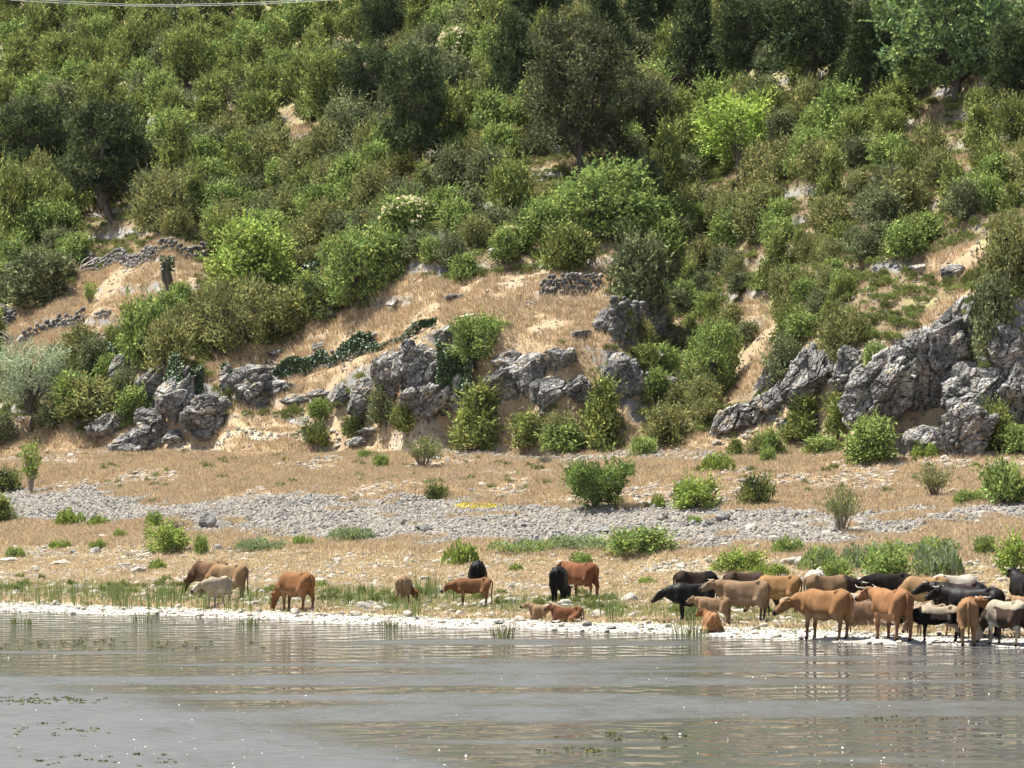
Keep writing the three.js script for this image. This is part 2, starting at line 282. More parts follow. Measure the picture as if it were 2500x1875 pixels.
function twigPlant(seed, o) {          // many bare stems fanning from one root, leaves near the tips
  const r = rng(seed), F = new Leaves(seed + 1), { w, h, stems = 40, n = 1400, L = 0.1, W = 0.05, cols, from = 0.45, fan = 1 } = o, st = [];
  const tips = [];
  for (let i = 0; i < stems; i++) {
    const a = r() * 6.283, q = Math.sqrt(r()) * w / 2 * fan, hh = h * (0.6 + 0.4 * r()) * (1 - 0.3 * q / w), x = Math.cos(a) * q, z = Math.sin(a) * q;
    const path = [[x * 0.06, -0.12, z * 0.06], [x * 0.4 + (r() - 0.5) * 0.1 * w, hh * 0.45, z * 0.4 + (r() - 0.5) * 0.1 * w], [x, hh, z]];
    st.push(tube(path, o.r ?? 0.022, 0.006, 3)); tips.push(path);
    for (let k = 0; k < 3; k++) { const f = 0.4 + 0.5 * r(), bx = x * f, bz = z * f, by = hh * f; const e = [bx + (r() - 0.5) * 0.3 * w, by + 0.15 * h * r(), bz + (r() - 0.5) * 0.3 * w]; st.push(tube([[bx, by, bz], [(bx + e[0]) / 2, (by + e[1]) / 2 + 0.03, (bz + e[2]) / 2], e], 0.009, 0.004, 3)); tips.push([[bx, by, bz], [(bx + e[0]) / 2, (by + e[1]) / 2, (bz + e[2]) / 2], e]); }
  }
  for (let k = 0; k < n; k++) {
    const t = tips[Math.floor(r() * tips.length)], f = from + (1.05 - from) * r(), a = f < 0.5 ? 0 : 1, b = f < 0.5 ? f * 2 : f * 2 - 1, x = lerp(t[a][0], t[a + 1][0], b), y = lerp(t[a][1], t[a + 1][1], b), z = lerp(t[a][2], t[a + 1][2], b);
    if (y < 0.05) continue;
    F.leaf(x + (r() - 0.5) * L * 2, y + (r() - 0.5) * L * 2, z + (r() - 0.5) * L * 2, r() - 0.5, 0.3 + r(), r() - 0.5, L * (0.6 + 0.8 * r()), W * (0.7 + 0.6 * r()), cols[Math.floor(r() * cols.length)], 0.75 + 0.5 * r());
  }
  return { crown: F.geo(), trunk: mergeGeometries(st), w, h };
}
function matPlant(seed, o) {           // low ground plant: leafy cushion
  const r = rng(seed), F = new Leaves(seed + 1), { w, h, n = 900, L = 0.13, W = 0.06, cols, blades = 0 } = o, st = [];
  for (let i = 0; i < 9; i++) { const a = r() * 6.283, q = Math.sqrt(r()) * w * 0.35; st.push(tube([[0, -0.08, 0], [Math.cos(a) * q * 0.5, h * 0.4, Math.sin(a) * q * 0.5], [Math.cos(a) * q, h * 0.8, Math.sin(a) * q]], 0.012, 0.004, 3)); }
  const lob = []; for (let i = 0; i < 8; i++) { const a = r() * 6.283, q = Math.sqrt(r()) * 0.36; lob.push([Math.cos(a) * q * w, Math.sin(a) * q * w, 0.55 + 0.45 * r(), 0.8 + 0.4 * r()]); }
  for (let k = 0; k < n; k++) {
    const l = lob[Math.floor(r() * 8)], a = r() * 6.283, q = Math.sqrt(r()) * 0.2 * w, e = Math.sqrt(Math.max(0, 1 - (q / (0.2 * w)) ** 2)), y = h * l[2] * e * (0.55 + 0.45 * r());
    F.leaf(l[0] + Math.cos(a) * q, Math.max(0.02, y), l[1] + Math.sin(a) * q, Math.cos(a) * 0.5 + r() - 0.5, 0.4 + r() + blades, Math.sin(a) * 0.5 + r() - 0.5, L * (0.6 + 0.8 * r()), W * (0.6 + 0.8 * r()), cols[Math.floor(r() * cols.length)], l[3] * (0.7 + 0.6 * r()));
  }
  return { crown: F.geo(), trunk: mergeGeometries(st), w, h };
}
const leafMat = (t = 0.25) => new THREE.MeshPhysicalMaterial({ vertexColors: true, roughness: 1, transmission: t, thickness: 0, ior: 1.2, specularIntensity: 0.4, side: THREE.DoubleSide });
const bark = new THREE.MeshStandardMaterial({ color: lin(0.085, 0.07, 0.055), roughness: 0.95 }), paleBark = new THREE.MeshStandardMaterial({ color: lin(0.2, 0.17, 0.13), roughness: 0.95 });
const M_THICK = leafMat(0.15), M_LEAF = leafMat(0.25), M_THIN = leafMat(0.38);
const C = {
  juniper: [[0.23, 0.28, 0.085], [0.29, 0.335, 0.095], [0.18, 0.235, 0.08], [0.38, 0.40, 0.115]],
  dark: [[0.07, 0.10, 0.042], [0.085, 0.12, 0.047], [0.115, 0.145, 0.055], [0.055, 0.085, 0.042]],
  grey: [[0.20, 0.225, 0.11], [0.24, 0.255, 0.12], [0.165, 0.20, 0.095]],
  leafy: [[0.25, 0.35, 0.095], [0.31, 0.39, 0.11], [0.20, 0.30, 0.09], [0.36, 0.42, 0.12]],
  bright: [[0.31, 0.41, 0.09], [0.36, 0.45, 0.10], [0.25, 0.36, 0.085], [0.42, 0.48, 0.115]],
  lime: [[0.40, 0.53, 0.11], [0.44, 0.57, 0.12], [0.34, 0.47, 0.10]],
  olive: [[0.25, 0.265, 0.095], [0.29, 0.295, 0.105], [0.205, 0.235, 0.09], [0.34, 0.32, 0.12]],
  willow: [[0.36, 0.42, 0.26], [0.40, 0.46, 0.29], [0.30, 0.37, 0.23]],
  ivy: [[0.06, 0.115, 0.05], [0.08, 0.14, 0.06], [0.12, 0.17, 0.07]],
};
const KIND = {};
const add = (k, m, b, ...ps) => { KIND[k] = { m, b, ps, next: 0 }; };
const many = (n, f) => Array.from({ length: n }, (_, i) => f(i));
add('juniper', M_THICK, bark, ...many(4, (i) => crownPlant(100 + i * 7, { w: 2.6, h: 2.7 + 0.2 * i, lobes: 46, n: 4700, L: 0.21, W: 0.09, up: 0.9, lobe: 0.21, pad: 0.7, tones: 0.6, sprig: 0.2, cols: C.juniper, shape: i % 2 ? 'cone' : 'round', tuft: 9, fill: 0.35 })));
add('evergreen', M_THICK, bark, ...many(3, (i) => crownPlant(200 + i * 7, { w: 2.6, h: 2.8, lobes: 40, n: 4300, L: 0.2, W: 0.095, up: 0.5, lobe: 0.22, fill: 0.35, sprig: 0.2, tones: 0.6, cols: C.grey, shape: 'round', tuft: 9 })));
add('olive', M_LEAF, bark, ...many(3, (i) => crownPlant(300 + i * 7, { w: 2.5, h: 2.4, lobes: 40, n: 4300, L: 0.2, W: 0.085, up: 0.8, lobe: 0.21, fill: 0.35, pad: 1.2, tones: 0.6, cols: C.olive, tuft: 7, puff: 1.5 })));
add('leafy', M_LEAF, bark, ...many(4, (i) => crownPlant(400 + i * 7, { w: 2.8, h: 2.4, lobes: 36, n: 4100, L: 0.19, W: 0.115, up: 0.1, lobe: 0.23, fill: 0.35, pad: 0.75, sprig: 0.2, tones: 0.6, cols: C.leafy, tuft: 8, puff: 1.4 })));
add('bright', M_THIN, bark, ...many(2, (i) => crownPlant(500 + i * 7, { w: 4.6, h: 3.8, lobes: 54, n: 8200, L: 0.19, W: 0.115, up: 0.1, lobe: 0.18, fill: 0.35, pad: 0.75, sprig: 0.2, cols: C.bright, tuft: 8, puff: 1.3 })));
add('bigbush', M_LEAF, bark, ...many(2, (i) => crownPlant(540 + i * 7, { w: 5, h: 4, lobes: 60, n: 9000, L: 0.19, W: 0.115, up: 0.2, lobe: 0.18, fill: 0.35, pad: 0.75, sprig: 0.2, cols: C.leafy, tuft: 8, puff: 1.4, tones: 0.6 })));
add('bigolive', M_LEAF, bark, crownPlant(560, { w: 6, h: 4, lobes: 64, n: 9500, L: 0.2, W: 0.09, up: 0.7, lobe: 0.17, fill: 0.35, pad: 1.1, cols: C.olive, tuft: 8, puff: 1.4, tones: 0.6 }));
add('bigdark', M_THICK, bark, ...many(3, (i) => crownPlant(600 + i * 7, { w: 6, h: 8, clear: 1.0, lobes: 110, n: 14500, L: 0.26, W: 0.115, up: 0.8, lobe: 0.145, sprig: 0.12, tones: 0.8, pad: 1.0, cols: C.dark, shape: i === 1 ? 'cone' : 'round', tuft: 11, trunk: 0.2, fill: 0.35 })));
add('leaning', M_THICK, bark, crownPlant(640, { w: 6, h: 8, clear: 1.6, lobes: 110, n: 14500, L: 0.26, W: 0.115, up: 0.8, lobe: 0.145, sprig: 0.12, tones: 0.8, pad: 1.0, cols: C.dark.concat([[0.13, 0.15, 0.065]]), tuft: 13, trunk: 0.26, stem: [[1.0, -0.3, 0], [0.65, 0.5, 0], [0.25, 1.3, 0], [0.1, 2.6, 0], [0, 5.5, 0]] }));
add('biggrey', M_THICK, bark, ...many(2, (i) => crownPlant(660 + i * 7, { w: 8, h: 10, clear: 0.8, lobes: 140, n: 19000, L: 0.26, W: 0.12, up: 0.5, lobe: 0.125, sprig: 0.15, tones: 0.7, cols: C.grey.map((q) => q.map((v) => v * 0.62)), tuft: 11, trunk: 0.22, fill: 0.4 })));
add('bigleafy', M_LEAF, bark, crownPlant(680, { w: 8, h: 6.5, clear: 0.6, lobes: 90, n: 15000, L: 0.25, W: 0.16, up: 0.0, lobe: 0.16, pad: 0.7, sprig: 0.15, fill: 0.35, cols: [[0.19, 0.29, 0.11], [0.23, 0.33, 0.12], [0.16, 0.25, 0.12], [0.31, 0.40, 0.13]], tuft: 9, trunk: 0.22 }));
add('lime', M_THIN, paleBark, crownPlant(700, { w: 4.4, h: 4.6, clear: 1.5, lobes: 24, n: 5200, L: 0.2, W: 0.13, up: 0.0, lobe: 0.27, cols: C.lime, tuft: 7, puff: 1.6, trunk: 0.11, fill: 0.3 }));
add('willow', M_THIN, bark, crownPlant(720, { w: 5, h: 3.9, clear: 1.2, lobes: 24, n: 7600, L: 0.17, W: 0.05, up: -0.1, lobe: 0.28, cols: C.willow, tuft: 8, puff: 1.4, trunk: 0.12, fill: 0.3 }));
add('umbrella', M_LEAF, bark, crownPlant(740, { w: 3.3, h: 2.1, clear: 0.0, lobes: 30, n: 8600, L: 0.12, W: 0.07, up: 0.3, lobe: 0.3, cols: [[0.11, 0.165, 0.05], [0.14, 0.205, 0.055], [0.2, 0.28, 0.07]], shape: 'vase', tuft: 8, trunk: 0.14 }));
add('low', M_LEAF, bark, ...many(3, (i) => crownPlant(760 + i * 7, { w: 1.6, h: 1.1, lobes: 12, n: 3000, L: 0.11, W: 0.065, up: 0.5, lobe: 0.4, cols: i === 1 ? C.bright : C.leafy, tuft: 7 })));
add('lowdark', M_THICK, bark, ...many(2, (i) => crownPlant(790 + i * 7, { w: 1.5, h: 1.2, lobes: 12, n: 3400, L: 0.12, W: 0.06, up: 0.8, lobe: 0.4, cols: C.dark.concat(C.juniper), tuft: 9 })));
add('twiggy', M_LEAF, paleBark, ...many(2, (i) => twigPlant(810 + i * 7, { w: 1.9, h: 2.0, stems: 46, n: 1700, L: 0.09, W: 0.05, cols: C.olive.concat(C.leafy), from: 0.55 })));
add('sapling', M_THIN, paleBark, twigPlant(830, { w: 0.9, h: 2.2, stems: 16, n: 900, L: 0.1, W: 0.06, cols: C.bright, from: 0.55, fan: 0.7 }));
add('herb', M_THIN, bark, ...many(3, (i) => matPlant(850 + i * 7, { w: 1.3, h: 0.75, n: 1100, cols: i === 2 ? C.leafy : C.bright })));
add('fern', M_THIN, bark, ...many(3, (i) => matPlant(880 + i * 7, { w: 2.6, h: 0.9, n: 2600, L: 0.16, W: 0.05, cols: i === 1 ? C.bright.concat(C.willow) : C.willow.concat(C.willow, C.leafy) })));
add('drybush', M_LEAF, paleBark, ...many(2, (i) => twigPlant(910 + i * 7, { w: 1.6, h: 1.2, stems: 60, n: 900, L: 0.07, W: 0.035, cols: [[0.24, 0.22, 0.15], [0.19, 0.19, 0.11], [0.28, 0.25, 0.18]], from: 0.3 })));
console.log('plants made');
const ENGLISH = {
  juniper: ['juniper_bush', 'bush'], evergreen: ['evergreen_bush', 'bush'], olive: ['olive_bush', 'bush'], leafy: ['leafy_bush', 'bush'], bright: ['rounded_bush', 'bush'], bigdark: ['evergreen_tree', 'tree'], leaning: ['leaning_tree', 'tree'],
  biggrey: ['cypress_tree', 'tree'], bigleafy: ['broadleaf_tree', 'tree'], bigbush: ['spreading_bush', 'bush'], bigolive: ['spreading_olive_bush', 'bush'], lime: ['deciduous_tree', 'tree'], willow: ['willow_tree', 'tree'], umbrella: ['umbrella_bush', 'bush'], low: ['low_shrub', 'shrub'], lowdark: ['dark_shrub', 'shrub'], twiggy: ['twiggy_bush', 'bush'],
  sapling: ['sapling', 'sapling'], herb: ['leafy_weed', 'weed'], fern: ['bracken_patch', 'bracken'], drybush: ['dry_bush', 'bush'],
};
const spotsTaken = [], shown = [];
function plantAt(kind, x, d, w, h, label, group, y) {
  const K = KIND[kind], p = K.ps[K.next++ % K.ps.length], [name, cat] = ENGLISH[kind], o = thing(name, label, cat, group);
  o.position.set(x, y ?? H(x, d) - 0.05, -d); o.rotation.y = kind === 'leaning' ? 0 : R() * 6.283; const sq = 0.85 + 0.3 * R(); o.scale.set(w / p.w * sq, h / p.h, w / p.w / sq); if (!label) { o.rotation.x = (R() - 0.5) * 0.28; o.rotation.z = (R() - 0.5) * 0.28; }
  part('trunk', p.trunk, K.b, o); part('crown', p.crown, K.m, o);
  spotsTaken.push([x, d, w * 0.5]);
  return o;
}
function plant(kind, X, Y, W, Hh, label, landmark, group) {   // X, Y: where its foot shows; W, Hh: how large it shows
  const q = P2(X, Y), o = plantAt(kind, q.x, q.d, W * S * q.m, Hh * S * q.m, label, group);
  if (landmark) { mark(landmark, X, Y - Hh / 2); if (Y < 560) shown.push([X - W * 0.32, X + W * 0.32, Y - Hh, Y - Hh * 0.3, q.d]); }
  if (!label) later(o, plainWords[kind], X, Y - Hh / 2);
  return o;
}
const plainWords = { juniper: 'yellowish green juniper bush', evergreen: 'dull grey-green bush', olive: 'brownish olive bush', leafy: 'fresh green leafy bush', low: 'low green shrub', lowdark: 'small dark shrub', twiggy: 'thin twiggy bush', herb: 'bright green weed clump', fern: 'light green bracken', drybush: 'dry greyish bush', bright: 'yellow-green rounded bush', bigdark: 'dark evergreen tree', sapling: 'slender green sapling' };

// ---------------------------------------------------------------- named trees and bushes (reading coordinates of the photograph)
plant('leaning', 222, 497, 225, 290, 'large dark evergreen tree with bent bare trunk above the long stone wall', 'bent-trunked dark tree');
plant('bigdark', 85, 400, 190, 190, 'bluish dark evergreen tree behind the bent-trunked tree', 'bluish dark tree');
plant('juniper', 28, 518, 150, 160, 'wide yellow-green juniper cut by the left picture edge', 'edge juniper'); plant('juniper', 8, 410, 120, 150, null); plant('juniper', 75, 470, 90, 90, null);
plant('biggrey', 1250, 395, 300, 375, 'biggest grey-green cypress in the middle of the slope', 'biggest grey-green cypress');
plant('bigdark', 1503, 225, 200, 270, 'dense dark evergreen tree right of the wooden pole', 'dense dark pole-side tree');
plant('bigdark', 1750, 205, 240, 280, 'wide dark evergreen tree with bare lower branches at the top', 'wide dark top tree');
plant('bigleafy', 2060, 225, 340, 290, 'broad bluish-green leafy tree in the upper right corner', 'broad corner tree');
plant('bigdark', 900, 395, 190, 300, 'tall dark evergreen left of the biggest grey-green cypress', 'tall dark middle tree');
plant('bigdark', 1110, 245, 160, 220, 'dark evergreen tree shading a gap behind the biggest cypress', 'gap-shading dark tree');
plant('bigdark', 800, 250, 150, 150, 'short wide dark evergreen tree on the upper slope', 'short wide dark tree');
plant('lime', 1595, 402, 175, 200, 'lone lime-green deciduous tree with a slim pale trunk', 'lime-green tree');
plant('biggrey', 1395, 325, 150, 165, 'greyish cypress between the biggest cypress and the lime-green tree', 'greyish cypress');
plant('bright', 540, 655, 240, 185, 'big sunlit yellow-green rounded bush below the long stone wall', 'sunlit yellow-green bush');
plant('bigolive', 500, 762, 250, 165, 'large olive bush at the lower edge of the yellow-green bush', 'large olive bush');
plant('olive', 610, 735, 130, 105, 'olive bush at the head of the dry grass ramp');
plant('leafy', 302, 790, 105, 150, 'upright fresh green bush rising above the ruined wall end', 'upright ruin-side bush');
plant('olive', 365, 800, 100, 110, null); plant('evergreen', 275, 870, 70, 80, null);
plant('bigbush', 780, 668, 200, 180, 'dense green tree-like bush with dark stems above the ramp', 'dark-stemmed bush');
plant('lowdark', 700, 690, 130, 85, null); plant('juniper', 660, 680, 110, 80, null); plant('evergreen', 745, 640, 110, 100, null); plant('leafy', 850, 600, 120, 100, null);
plant('evergreen', 85, 668, 150, 130, 'round grey-green bush on the upper left terrace', 'round terrace bush');
plant('willow', 65, 925, 240, 185, 'pale silvery green willow with dark forked trunk at the left', 'pale silvery willow');
plant('olive', 210, 915, 170, 95, null); plant('leafy', 160, 905, 110, 100, null); plant('evergreen', 115, 930, 90, 60, null); plant('leafy', 285, 905, 90, 70, null); plant('evergreen', 10, 960, 70, 70, null);
plant('evergreen', 1385, 700, 150, 195, 'dark upright juniper standing on the shaded rubble heap', 'dark rubble-top juniper');
plant('juniper', 1225, 590, 130, 110, 'dark fluffy juniper just above the short stone wall', 'fluffy wall-side juniper');
plant('bigbush', 1310, 525, 240, 180, 'wide fresh green bush below the biggest cypress', 'wide fresh green bush');
plant('leafy', 1395, 500, 120, 75, null);
plant('bigbush', 1030, 790, 150, 115, 'bushy green shrub crowning the middle cliff', 'cliff-crowning shrub');
plant('juniper', 1040, 970, 150, 135, 'rounded yellow-green juniper at the foot of the middle cliff', 'rounded cliff-foot juniper');
plant('juniper', 1145, 968, 110, 80, null); plant('olive', 1205, 955, 80, 60, null);
plant('juniper', 1305, 972, 140, 150, 'tall yellow-green juniper right of the middle cliff', 'tall cliff-side juniper');
plant('leafy', 1215, 975, 110, 60, null); plant('olive', 1440, 962, 120, 85, null); plant('olive', 1525, 920, 70, 60, null); plant('low', 1390, 982, 70, 40, null);
plant('twiggy', 915, 1012, 110, 85, 'greyish half-bare bush below the middle cliff', 'half-bare grey bush');
plant('evergreen', 835, 925, 75, 100, null); plant('juniper', 880, 935, 75, 70, null); plant('lowdark', 765, 940, 55, 45, null); plant('lowdark', 683, 962, 60, 50, null); plant('leafy', 690, 905, 50, 45, null);
plant('bigbush', 1545, 855, 140, 165, 'dark-based green juniper on the slope right of the rubble heap', 'slope juniper');
plant('olive', 1825, 778, 100, 110, 'round olive bush growing on top of the grey crag', 'crag-top olive bush');
plant('evergreen', 1690, 835, 100, 110, null); plant('juniper', 1735, 950, 110, 95, null); plant('juniper', 1810, 945, 90, 100, null); plant('leafy', 1880, 1000, 130, 100, 'fresh green bush under the overhanging block', 'overhang bush'); plant('leafy', 1775, 985, 80, 45, null); plant('olive', 1650, 985, 80, 45, null); plant('juniper', 1590, 988, 60, 40, null);
plant('evergreen', 2145, 780, 110, 190, 'tall dark twiggy juniper on the right cliff top', 'cliff-top juniper');
plant('olive', 2180, 620, 110, 150, 'climber-covered olive tree at the right picture edge', 'edge olive tree');
plant('juniper', 2150, 980, 110, 110, null); plant('leafy', 2205, 985, 80, 70, null); plant('evergreen', 2090, 790, 60, 50, null); plant('leafy', 1890, 800, 70, 60, null);
// on the flat
plant('umbrella', 1287, 1103, 165, 105, 'dark flat-topped bush shaped like an umbrella on the scree', 'flat-topped bush');
plant('low', 1500, 1102, 130, 68, 'low spreading juniper right of the flat-topped bush', 'low spreading juniper'); plant('herb', 1420, 1098, 35, 38, null); plant('lowdark', 1475, 1075, 40, 35, null);
plant('lowdark', 1630, 1093, 68, 66, 'compact dark green shrub standing alone on the dry grass', 'compact dark shrub');
plant('twiggy', 1820, 1152, 100, 118, 'bare-stemmed bush with a pale green top on the scree', 'bare-stemmed bush');
plant('twiggy', 2020, 1080, 100, 95, 'dark brushy bush of many upright stems', 'brushy bush'); plant('herb', 2000, 990, 75, 50, null);
plant('low', 2165, 1090, 120, 95, null); plant('herb', 2090, 1092, 75, 42, null); plant('low', 2205, 1090, 60, 60, null);
plant('lowdark', 942, 1080, 48, 36, 'small round dark shrub on the upper edge of the scree', 'small round dark shrub');
plant('sapling', 68, 1066, 62, 122, 'slender sapling with yellow-green top on the left scree', 'slender sapling');
plant('lowdark', 5, 1066, 70, 52, null); plant('juniper', 5, 1132, 75, 62, null);
plant('herb', 153, 1138, 66, 48, 'bright green leafy weed on the left gravel', 'bright gravel weed'); plant('herb', 215, 1138, 60, 34, null); plant('herb', 335, 1142, 48, 46, null); plant('drybush', 378, 1148, 62, 30, null);
plant('low', 362, 1192, 110, 58, null); plant('herb', 260, 1165, 40, 30, null); plant('herb', 130, 1185, 60, 28, null); plant('herb', 30, 1205, 50, 30, null); plant('herb', 210, 1188, 40, 30, null); plant('herb', 345, 1232, 50, 34, null);
plant('herb', 788, 992, 40, 26, null); plant('low', 822, 1012, 40, 32, null); plant('herb', 1555, 1020, 75, 52, null); plant('low', 1660, 1000, 40, 35, null); plant('low', 1875, 1000, 80, 50, null);
plant('herb', 990, 1222, 90, 68, 'bright green herb bush right of the calf trio', 'bright herb bush'); plant('low', 1390, 1200, 170, 62, null); plant('fern', 1260, 1190, 180, 40, null); plant('fern', 1120, 1195, 140, 40, null); plant('herb', 1250, 1220, 60, 36, null); plant('fern', 760, 1170, 110, 40, null); plant('herb', 655, 1180, 50, 32, null); plant('fern', 560, 1190, 130, 34, null); plant('low', 435, 1200, 40, 45, null);
plant('low', 1600, 1240, 110, 50, null); plant('herb', 1665, 1248, 90, 45, null); plant('fern', 1770, 1232, 130, 65, null); plant('low', 1800, 1262, 80, 60, null); plant('low', 1915, 1250, 120, 70, null); plant('fern', 2040, 1245, 150, 85, 'tall bracken patch behind the crowded cattle', 'tall bracken'); plant('low', 2195, 1245, 100, 85, null); plant('fern', 1880, 1230, 140, 60, null); plant('herb', 1700, 1200, 80, 50, null); plant('fern', 1990, 1200, 160, 50, null); plant('low', 2130, 1200, 60, 45, null);
plant('herb', 1400, 1262, 45, 22, null); plant('herb', 1110, 1235, 40, 26, null); plant('herb', 1495, 1130, 45, 22, null); plant('drybush', 1180, 1005, 40, 28, null); plant('low', 1660, 985, 70, 60, null);
plant('sapling', 195, 662, 40, 62, null); plant('twiggy', 590, 700, 60, 50, null);

// cream-flowering shrubs: leaves with flower heads on their tips
const flowerMat = new THREE.MeshStandardMaterial({ vertexColors: true, roughness: 0.9, side: THREE.DoubleSide });
const flowerGeo = (() => { const F = new Leaves(31), r = rng(32); for (let k = 0; k < 420; k++) { const a = r() * 6.283, e = Math.acos(1 - 1.1 * r()), cx = 1.25 * Math.sin(e) * Math.cos(a), cy = 1.2 + 1.15 * Math.cos(e), cz = 1.25 * Math.sin(e) * Math.sin(a); if (noise3(cx * 1.3, cy * 1.3, cz * 1.3) < 0.45) continue; for (let s = 0; s < 6; s++) F.leaf(cx + (r() - 0.5) * 0.16, cy + (r() - 0.5) * 0.1, cz + (r() - 0.5) * 0.16, r() - 0.5, r() - 0.5, r() - 0.5, 0.1, 0.08, [0.95, 0.85, 0.55], 0.8 + 0.4 * r()); } return F.geo(); })();
for (const [X, Y, W, Hh, label, lm] of [[985, 150, 95, 95, 'cream-flowered shrub high on the slope beside dark evergreens', 'upper cream-flowered shrub'], [880, 535, 140, 115, 'cream-flowered shrub above the dry grass ramp', 'lower cream-flowered shrub'], [1105, 545, 90, 60, 'small yellow-flowered shrub left of the fluffy juniper', null]]) {
  const o = plant('leafy', X, Y, W, Hh, label, lm); part('flower_heads', flowerGeo, flowerMat, o.children[1]).userData.kind = 'stuff';
}

// ---------------------------------------------------------------- rocks
const grain = (() => {   // pitted limestone: fine speckle and pits, 2 m a side
  const N = 512, a = new Uint8Array(N * N * 4), bu = new Uint8Array(N * N * 4), wrap = (i) => ((i % N) + N) % N, lat = (x, y, f, s) => { const X = x * f / N, Y = y * f / N, i = Math.floor(X), j = Math.floor(Y), u = X - i, v = Y - j, w = (p, q) => h3(((p % f) + f) % f, ((q % f) + f) % f, s), su = u * u * (3 - 2 * u), sv = v * v * (3 - 2 * v); return lerp(lerp(w(i, j), w(i + 1, j), su), lerp(w(i, j + 1), w(i + 1, j + 1), su), sv); };
  for (let j = 0; j < N; j++) for (let i = 0; i < N; i++) {
    const n1 = lat(i, j, 12, 1), n2 = lat(i, j, 34, 2), n3 = lat(i, j, 90, 3), n4 = h3(wrap(i), wrap(j), 4), rid = 1 - Math.abs(lat(i, j, 9, 7) - 0.5) * 2, o = (j * N + i) * 4, pit = n2 > 0.72 ? 0.6 : 1;
    const c = clamp((0.62 + 0.3 * n3 + 0.22 * (n1 - 0.5) + 0.12 * (n4 - 0.5)) * pit * (rid > 0.93 ? 0.62 : 1)), h = clamp(0.45 * n1 + 0.3 * n2 * pit + 0.25 * n3 - (rid > 0.93 ? 0.35 : 0));
    a[o] = a[o + 1] = a[o + 2] = Math.round(255 * c); a[o + 3] = 255; bu[o] = bu[o + 1] = bu[o + 2] = Math.round(255 * h); bu[o + 3] = 255;
  }
  const mk = (q, srgb) => { const t = new THREE.DataTexture(q, N, N); t.wrapS = t.wrapT = THREE.RepeatWrapping; t.magFilter = THREE.LinearFilter; if (srgb) t.colorSpace = THREE.SRGBColorSpace; t.needsUpdate = true; return t; };
  return { map: mk(a, true), bump: mk(bu, false) };
})();
const rockMat = new THREE.MeshStandardMaterial({ color: lin(0.70, 0.69, 0.67), vertexColors: true, roughness: 0.95, flatShading: true }), pebbleMat = new THREE.MeshStandardMaterial({ color: lin(0.68, 0.655, 0.60), vertexColors: true, roughness: 0.95 }), cragMat = new THREE.MeshStandardMaterial({ color: lin(1.6, 1.57, 1.52), vertexColors: true, roughness: 0.95, map: grain.map, bumpMap: grain.bump, bumpScale: 0.12, flatShading: true });
function cells(x, y, z, out) {          // nearest and second nearest jittered seed, and a value of the nearest cell
  const X = Math.floor(x), Y = Math.floor(y), Z = Math.floor(z); let f1 = 9, f2 = 9, v = 0;
  for (let i = -1; i < 2; i++) for (let j = -1; j < 2; j++) for (let k = -1; k < 2; k++) {
    const a = X + i, b = Y + j, c = Z + k, dx = a + h3(a, b, c) - x, dy = b + h3(a, b, c + 91) - y, dz = c + h3(a + 57, b, c) - z, q = dx * dx + dy * dy + dz * dz;
    if (q < f1) { f2 = f1; f1 = q; v = h3(a, b + 33, c); } else if (q < f2) f2 = q;
  }
  out[0] = Math.sqrt(f2) - Math.sqrt(f1); out[1] = v;
}
const cA = [0, 0], cB = [0, 0];
